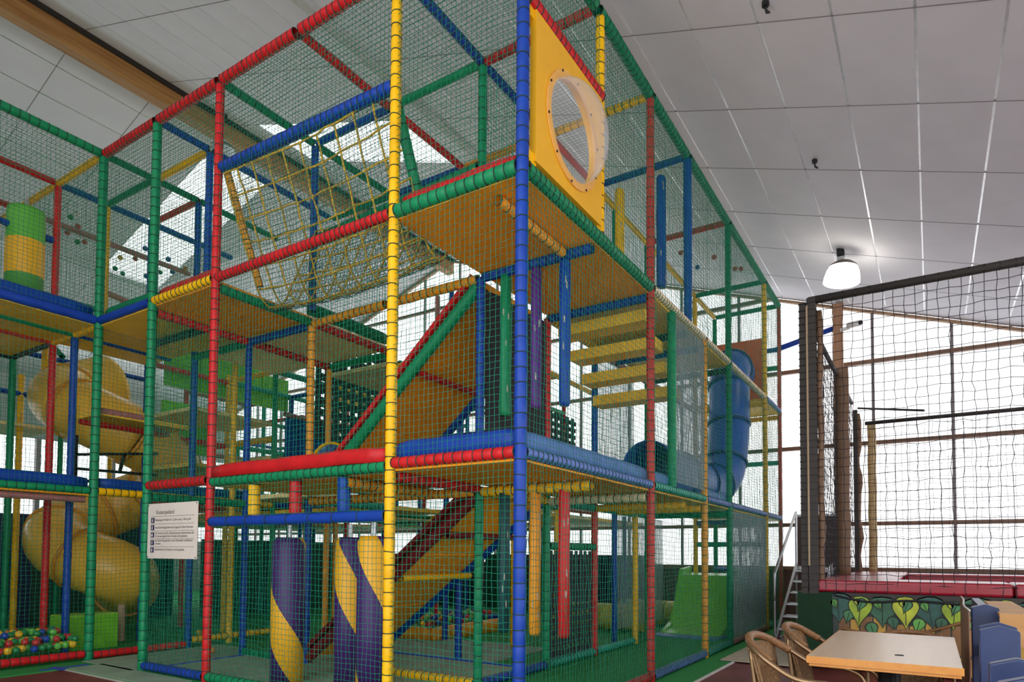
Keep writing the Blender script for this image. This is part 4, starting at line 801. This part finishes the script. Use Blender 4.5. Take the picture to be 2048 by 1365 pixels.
# padded net posts, top rails and netting
def npost(x, y, z1, wd, m, name='net_post'): return MB().box((x - wd / 2, y - wd / 2, PZ - .02), (x + wd / 2, y + wd / 2, z1)).build(name, m, tp_)
npost(PX + .03, -1.14, 4.20, .07, DKP); npost(PX + .03, -1.235, 4.24, .095, DKP)
def wavy(x, y, z0, z1, wd, m, amp=.012):
    mb = MB(); n = 18; V = []
    for i in range(n + 1):
        z = z0 + (z1 - z0) * i / n; o_ = amp * math.sin(i * 1.1); w2 = wd / 2 + amp * .6 * math.sin(i * 1.9)
        V += [(x - .03, y - w2 + o_, z), (x + .03, y - w2 + o_, z), (x + .03, y + w2 + o_, z), (x - .03, y + w2 + o_, z)]
    mb.quadmesh(V, [(i * 4 + k, i * 4 + (k + 1) % 4, i * 4 + 4 + (k + 1) % 4, i * 4 + 4 + k) for i in range(n) for k in range(4)] + [(0, 1, 2, 3), (n * 4, n * 4 + 1, n * 4 + 2, n * 4 + 3)]); return mb.build('post_pad', m, tp_, True)
wavy(PX + .1, -1.31, PZ, 4.1, .06, BROWN, .008); MB().cyl((PX - .02, -1.19, 1.15), (PX - .02, -1.19, 4.15), .012).build('spare_pole', wood('pole_tan', (.35, .24, .14), (.45, .32, .2), 'Z'), tp_)
wavy(7.1, -1.26, PZ + .1, 4.1, .19, BROWN, .006); wavy(9.3, -1.30, PZ + .1, 3.8, .07, BROWN, .02); wavy(9.4, -1.50, PZ + .1, 3.60, .13, mat('tan_pad', (.60, .42, .20), .6), .004); npost(9.2, -1.26, 3.85, .07, DKP)
def nrail(p, q, r=.035, m=None): return MB().cyl(p, q, r).build('net_rail', m or DKP, tp_, True)
nrail((PX + .03, -1.2, 4.22), (PX + .03, YM, 4.22), .045); nrail((PX + .03, -1.2, 4.0), (9.3, -1.2, 4.0), .03); nrail((8.0, -1.5, 3.38), (8.0, YM, 3.40), .03); nrail((9.3, -1.3, 3.9), (8.0, -2.3, 3.5), .018)
for i in range(26):
    yv = -1.25 - i * .2; MB().path([(PX + .03, yv, 4.17), (PX + .03, yv, 4.27)], .05, 8, True).build('net_tie', BLACKM, tp_) if False else None
tk = MB()
for i in range(40): yv = -1.3 - i * .13; tk.cyl((PX + .03, yv, 4.22), (PX + .03, yv - .008, 4.22), .048, n=10)
tk.build('rail_lacing', BLACKM, tp_)['kind'] = 'stuff'
tk = MB()
for i in range(42): zz = PZ + .05 + i * .08; tk.box((PX - .025, -1.29, zz), (PX + .085, -1.10, zz + .006))
tk.build('post_lacing', BLACKM, tp_)['kind'] = 'stuff'
flatnet((PX + .03, -1.25, PZ), (PX + .03, YM, PZ), (PX + .03, -1.25, 4.19), (PX + .03, YM, 4.19), tp_, NETK, .10, .0040, .03, .006, 'safety_net', 1)
flatnet((PX + .06, -1.2, PZ + .1), (9.3, -1.2, PZ + .1), (PX + .06, -1.2, 3.97), (9.3, -1.2, 3.97), tp_, NETK, .10, .0040, .05, .006, 'safety_net', 1)
flatnet((8.0, -1.5, PZ), (8.0, YM, PZ), (8.0, -1.5, 3.38), (8.0, YM, 3.38), tp_, NETK, .10, .003, .03, .006, 'safety_net', 1)
# metal stairs and dark landing panel
st = thing('metal_stairs', 'steel stairs with handrail climbing to the trampoline beside the play frame', 'stairs', (6.6, -.75, 0))
x0s, x1s, ylo, yhi = 6.3, 8.2, -.98, -.45
for k in range(6): MB().box((x0s + .15 + k * .3, ylo, .17 + k * .165), (x0s + .42 + k * .3, yhi, .195 + k * .165)).build('tread', STEEL, st)
for yv in (ylo, yhi): MB().bar((x0s, yv, .02), (x1s - .1, yv, 1.08), .04, .12).build('stringer', STEEL, st)
for a, b in (((x0s + .05, yhi + .02, 0.02), (x0s + .05, yhi + .02, 1.0)), ((x1s, yhi + .02, 0), (x1s, yhi + .02, 2.0)), ((x1s, ylo, 0), (x1s, ylo, 1.05))): MB().cyl(a, b, .02).build('baluster', STEEL, st)
MB().path([(x0s + .05, yhi + .02, .6), (x0s + .05, yhi + .02, 1.0), (x1s, yhi + .02, 2.0)], .022, 8).build('handrail', STEEL, st, True)
MB().box((x1s, ylo, 1.03), (9.1, yhi, 1.07)).build('landing', STEEL, st)
lp = thing('landing_panel', 'dark brown board screen at the top of the metal stairs', 'panel', (8.3, -.4, 1.07)); MB().box((9.05, -1.15, 1.07), (9.09, -.30, 1.98)).build('board', wood('dark_board', (.05, .02, .015), (.08, .035, .025), 'Z'), lp)
for yv in (-1.15, -.30): MB().box((9.03, yv - .02, 1.07), (9.11, yv + .02, 2.0)).build('frame_post', STEEL, lp)
MB().box((9.03, -1.15, 1.97), (9.11, -.30, 2.01)).build('frame_rail', STEEL, lp)
# lamp hanging from the ceiling
def lamp(x, y, label, drop=.22, tilt=.12, lit=True):
    zt = roofz(y); t = thing('pendant_lamp', label, 'lamp', (x, y, zt - drop - .32), 'pendant hall lamps', world=False); H = drop + .32
    MB().box((-.07, -.05, H - .10), (.05, .05, H)).build('mount_box', BLACKM, t, loc=(0, 0, 0)); MB().path([(0, 0, H - .1), (.02, .02, H - .2), (0, 0, .36)], .016, 8).build('cord_hook', BLACKM, t, loc=(0, 0, 0))
    MB().box((-.05, -.05, .33), (.05, .05, .42)).build('ballast', STEEL, t, loc=(0, 0, 0))
    o = MB().lathe([(.03, .36), (.12, .34), (.19, .29), (.20, .26)], 28).build('cap', mat('lamp_cap', (.18, .16, .14), .4, .6), t, True, loc=(0, 0, 0)); o.rotation_euler = (tilt, 0, 0)
    gm = mat('lamp_glass_lit', (.9, .9, .86), .3, emit=((1.0, .93, .80), 3.2)) if lit else mat('lamp_glass', (.6, .65, .66), .2)
    o = MB().lathe([(.195, .265), (.225, .20), (.25, .10), (.255, .03), (.24, .02), (.20, .055), (0, .07)], 32).build('shade', gm, t, True, loc=(0, 0, 0)); o.rotation_euler = (tilt, 0, 0)
    return t
lamp(7.15, -1.27, 'lit white dome lamp hanging from the ceiling above the trampoline')
lamp(3.0, 8.15, 'grey dome lamp near the ridge beam behind the netting', .6, .1, False)
for i, (u, v, nm) in enumerate(((1.83, -1.26, 'topmost on the ceiling near the picture edge'), (4.44, -1.28, 'alone on the tiles above the trampoline'))):
    t = thing('ceiling_hook', 'small black ceiling hook, ' + nm, 'hook', (u, v, roofz(v) - .02)); z = roofz(v)
    MB().cyl((u, v, z - .05), (u, v, z - .01), .03).build('plate', BLACKM, t); MB().path([(u, v, z - .05), (u + .04, v, z - .08), (u, v - .03, z - .12), (u - .02, v, z - .09)], .009, 8).build('hook', BLACKM, t)
cm = thing('security_camera', 'small white security camera on the timber column by the windows', 'camera', (XW - .3, -1.05, 5.5))
MB().bar((XW - .28, -1.0, 5.46), (XW - .3, -1.16, 5.48), .05, .06).build('bracket', mat('cam_white', (.8, .8, .78), .4), cm); MB().cyl((XW - .3, -1.13, 5.52), (XW - .42, -1.33, 5.50), .055).build('housing', MATS['cam_white'], cm, True); MB().cyl((XW - .42, -1.33, 5.50), (XW - .44, -1.36, 5.50), .04).build('lens', BLACKM, cm)
MB().cyl((XG, .05, 5.15), (XW - .2, -.9, 5.55), .05).build('tie_bar', vin('B'), mf, True)

# ================================================================== cafe corner in front
mt = thing('floor_mat', 'beige bamboo slat mat on the floor beside the play frame', 'mat', (5.2, -.6, 0))
BAM = mat('bamboo', (.50, .42, .31), .7, var=.15, scale=14)
for k in range(26): MB().box((4.2 + k * .084, -1.02, .003), (4.2 + k * .084 + .078, -.22, .014)).build('slat', BAM, mt)
MB().box((4.19, -1.03, .001), (6.4, -.21, .005)).build('backing', DARK, mt)
tb = thing('cafe_table', 'rectangular beech-top cafe table with a centre seam at lower right', 'table', (.55, -2.16, 0))
BE = wood('beech_top', (.60, .42, .26), (.68, .50, .33), 'X', 2.0, .28); BEE = wood('beech_edge', (.58, .22, .035), (.66, .28, .05), 'X', 2.0, .35)
for (a, b) in ((-.17, .62), (.624, 1.20)):
    MB().box((a, -2.48, .722), (b, -1.83, .75)).build('top_board', BE, tb)
MB().box((-.175, -2.485, .715), (-.168, -1.825, .7495)).build('front_edge', BEE, tb); MB().box((-.17, -1.83, .715), (1.2, -1.824, .7495)).build('side_edge', BEE, tb); MB().box((-.165, -2.475, .70), (1.195, -1.835, .722)).build('underside', BEE, tb)
for x in (.1, .95):
    MB().cyl((x, -2.16, .03), (x, -2.16, .70), .035).build('pedestal', BLACKM, tb, True); MB().box((x - .03, -2.4, 0), (x + .03, -1.92, .03)).build('foot', BLACKM, tb); MB().box((x - .02, -2.4, .68), (x + .02, -1.92, .70)).build('bracket', BLACKM, tb)
MB().box((.10, -2.24, .7505), (.14, -2.20, .7515)).build('scuff_mark', DARK, tb)
WK = mat('wicker', (.22, .12, .05), .6, var=.35, scale=60, bump=.6); BRZ = mat('bronze_tube', (.30, .19, .10), .28, .75)
def chair(x, y, rz, label):
    t = thing('rattan_chair', label, 'chair', (x, y, 0), 'rattan cafe chairs', world=False, rz=rz)   # faces local +y
    for s in (-1, 1):
        MB().path(catmull([(s * .24, .20, 0), (s * .255, .215, .30), (s * .27, .20, .58), (s * .275, .12, .655), (s * .275, -.05, .67), (s * .265, -.18, .74), (s * .21, -.27, .80), (s * .11, -.31, .82), (0, -.32, .825)], 6), .0135, 8).build('arm_tube', BRZ, t, True, loc=(0, 0, 0))
        MB().path(catmull([(s * .20, -.30, 0), (s * .19, -.25, .42), (s * .2, -.275, .78)], 5), .0125, 8).build('leg', BRZ, t, True, loc=(0, 0, 0))
        MB().path([(s * .255, .21, .36), (s * .19, -.25, .38)], .011, 8).build('seat_rail', BRZ, t, True, loc=(0, 0, 0))
    mb = MB(); n = 12; V = []
    for j in range(7):
        for i in range(n + 1):
            u = -1 + 2 * i / n; v = j / 6; wd = .16 + .07 * v; zt = .40 + v * .40 - (.03 * u * u * v); V.append((u * wd, -.24 - .075 * v + .06 * u * u, zt))
    mb.quadmesh(V, [(j * (n + 1) + i, j * (n + 1) + i + 1, (j + 1) * (n + 1) + i + 1, (j + 1) * (n + 1) + i) for j in range(6) for i in range(n)])
    o = mb.build('backrest', WK, t, True, loc=(0, 0, 0)); m = o.modifiers.new('th', 'SOLIDIFY'); m.thickness = .012
    st_ = MB()
    for i in range(13):
        u = -1 + 2 * i / 12; st_.path([(u * (.16 + .07 * v), -.24 - .075 * v + .06 * u * u - .008, .40 + v * .40 - .03 * u * u * v) for v in (0, .25, .5, .75, 1)], .006, 5)
    st_.build('back_weave', WK, t, True, loc=(0, 0, 0))['kind'] = 'stuff'
    MB().path(catmull([(-.25, -.17, .735), (-.2, -.262, .795), (-.1, -.305, .825), (0, -.318, .832), (.1, -.305, .825), (.2, -.262, .795), (.25, -.17, .735)], 5), .021, 10).build('back_wrap', mat('cane_wrap', (.22, .10, .035), .5, var=.3, scale=50, bump=.4), t, True, loc=(0, 0, 0))
    sb_ = MB(); V = [(r * math.cos(a) * (1 if math.sin(a) < 0 else 1.08), r * .98 * math.sin(a) - .01, zz) for r, zz in ((.225, .385), (.235, .405), (.225, .425), (.12, .418)) for a in [2 * PI * k / 24 for k in range(24)]]
    sb_.quadmesh(V, [(i * 24 + k, i * 24 + (k + 1) % 24, (i + 1) * 24 + (k + 1) % 24, (i + 1) * 24 + k) for i in range(3) for k in range(24)] + [tuple(range(24)), tuple(72 + k for k in range(24))]); sb_.build('seat', WK, t, True, loc=(0, 0, 0))
    return t
chair(-.16, -1.87, PI, 'rattan armchair nearest the picture edge, at the corner of the cafe table')
chair(.50, -1.93, PI, 'rattan armchair in front of the dark green pad, second along the table')
chair(1.28, -2.24, PI / 2, 'rattan armchair at the far end of the cafe table before the mural').scale = (.88, .88, .88)
# blue picket fence beside the table
BLU = mat('fence_blue_paint', (.011, .028, .105), .38, var=.25, scale=5)
pf = thing('picket_fence', 'blue painted wooden fence with gabled posts next to the cafe table', 'fence', (.3, -2.66, 0))
def picket(x, y, h, wx, wy, name='picket'):
    prof = [(-wy / 2, 0), (wy / 2, 0), (wy / 2, h - .024), (0, h), (-wy / 2, h - .024)]; mb = MB()
    mb.prism([(y + a, b) for a, b in prof], 'x', x - wx / 2, x + wx / 2); o = mb.build(name, BLU, pf); m = o.modifiers.new('b', 'BEVEL'); m.width = .006; m.segments = 2; return o
for x, y, h, wx, wy in ((1.58, -2.66, .945, .10, .15), (.12, -2.63, .945, .03, .15), (.04, -2.63, .935, .05, .155), (-1.2, -2.59, .94, .05, .15), (-1.58, -2.585, .94, .05, .15)): picket(x, y, h, wx, wy)
MB().box((-1.6, -2.66, .60), (1.6, -2.63, .68)).build('fence_rail', BLU, pf); MB().box((-1.6, -2.66, .2), (1.6, -2.63, .28)).build('fence_rail', BLU, pf)
MB().box((1.6, -2.68, .88), (2.6, -2.63, .93)).build('cap_rail', BLU, pf)
scn = thing('brown_screen', 'brown bamboo privacy screen with a white edge leaning on the blue fence', 'screen', (1.2, -2.57, 0))
mb = MB(); n = 16; V = []
for i in range(n + 1):
    x = 1.0 + 1.66 * i / n; y = -2.555 + .012 * math.sin(i * .35); V += [(x, y, .12), (x, y, .935)]
mb.quadmesh(V, [(2 * i, 2 * i + 2, 2 * i + 3, 2 * i + 1) for i in range(n)]); o = mb.build('sheet', wood('screen_brown', (.20, .09, .06), (.28, .14, .10), 'Z', 6), scn); m = o.modifiers.new('t', 'SOLIDIFY'); m.thickness = .006
MB().path([(V[2 * i + 1][0], V[2 * i + 1][1], V[2 * i + 1][2]) for i in range(n + 1)], .006, 6).build('edge_trim', mat('trim_white', (.7, .66, .62), .6), scn, True)
bn = thing('slatted_bench', 'light beech slatted bench back behind the blue fence', 'bench', (1.6, -3.0, 0))
BEN = wood('bench_beech', (.46, .22, .06), (.54, .28, .09), 'Y', 2)
for k in range(7): MB().box((1.36 + k * .19, -2.90, .885), (1.49 + k * .19, -2.72, .905)).build('slat', BEN, bn)
MB().prism([(-2.94, .70), (-2.72, .70), (-2.72, .905), (-2.90, .905), (-2.94, .87)], 'x', 1.31, 1.34).build('end_panel', BEN, bn); MB().prism([(-2.94, 0), (-2.72, 0), (-2.72, .905), (-2.90, .905), (-2.94, .87)], 'x', 2.70, 2.73).build('end_panel', BEN, bn)
for y in (-2.92, -2.75): MB().box((1.31, y, 0), (1.35, y + .04, .72)).build('leg', BEN, bn)
for z in (.735, .82): MB().cyl((1.305, -2.91, z), (1.312, -2.91, z), .008, n=8).build('bolt', BLACKM, bn)
for o in BASES:
    if '_base' in o: del o['_base']
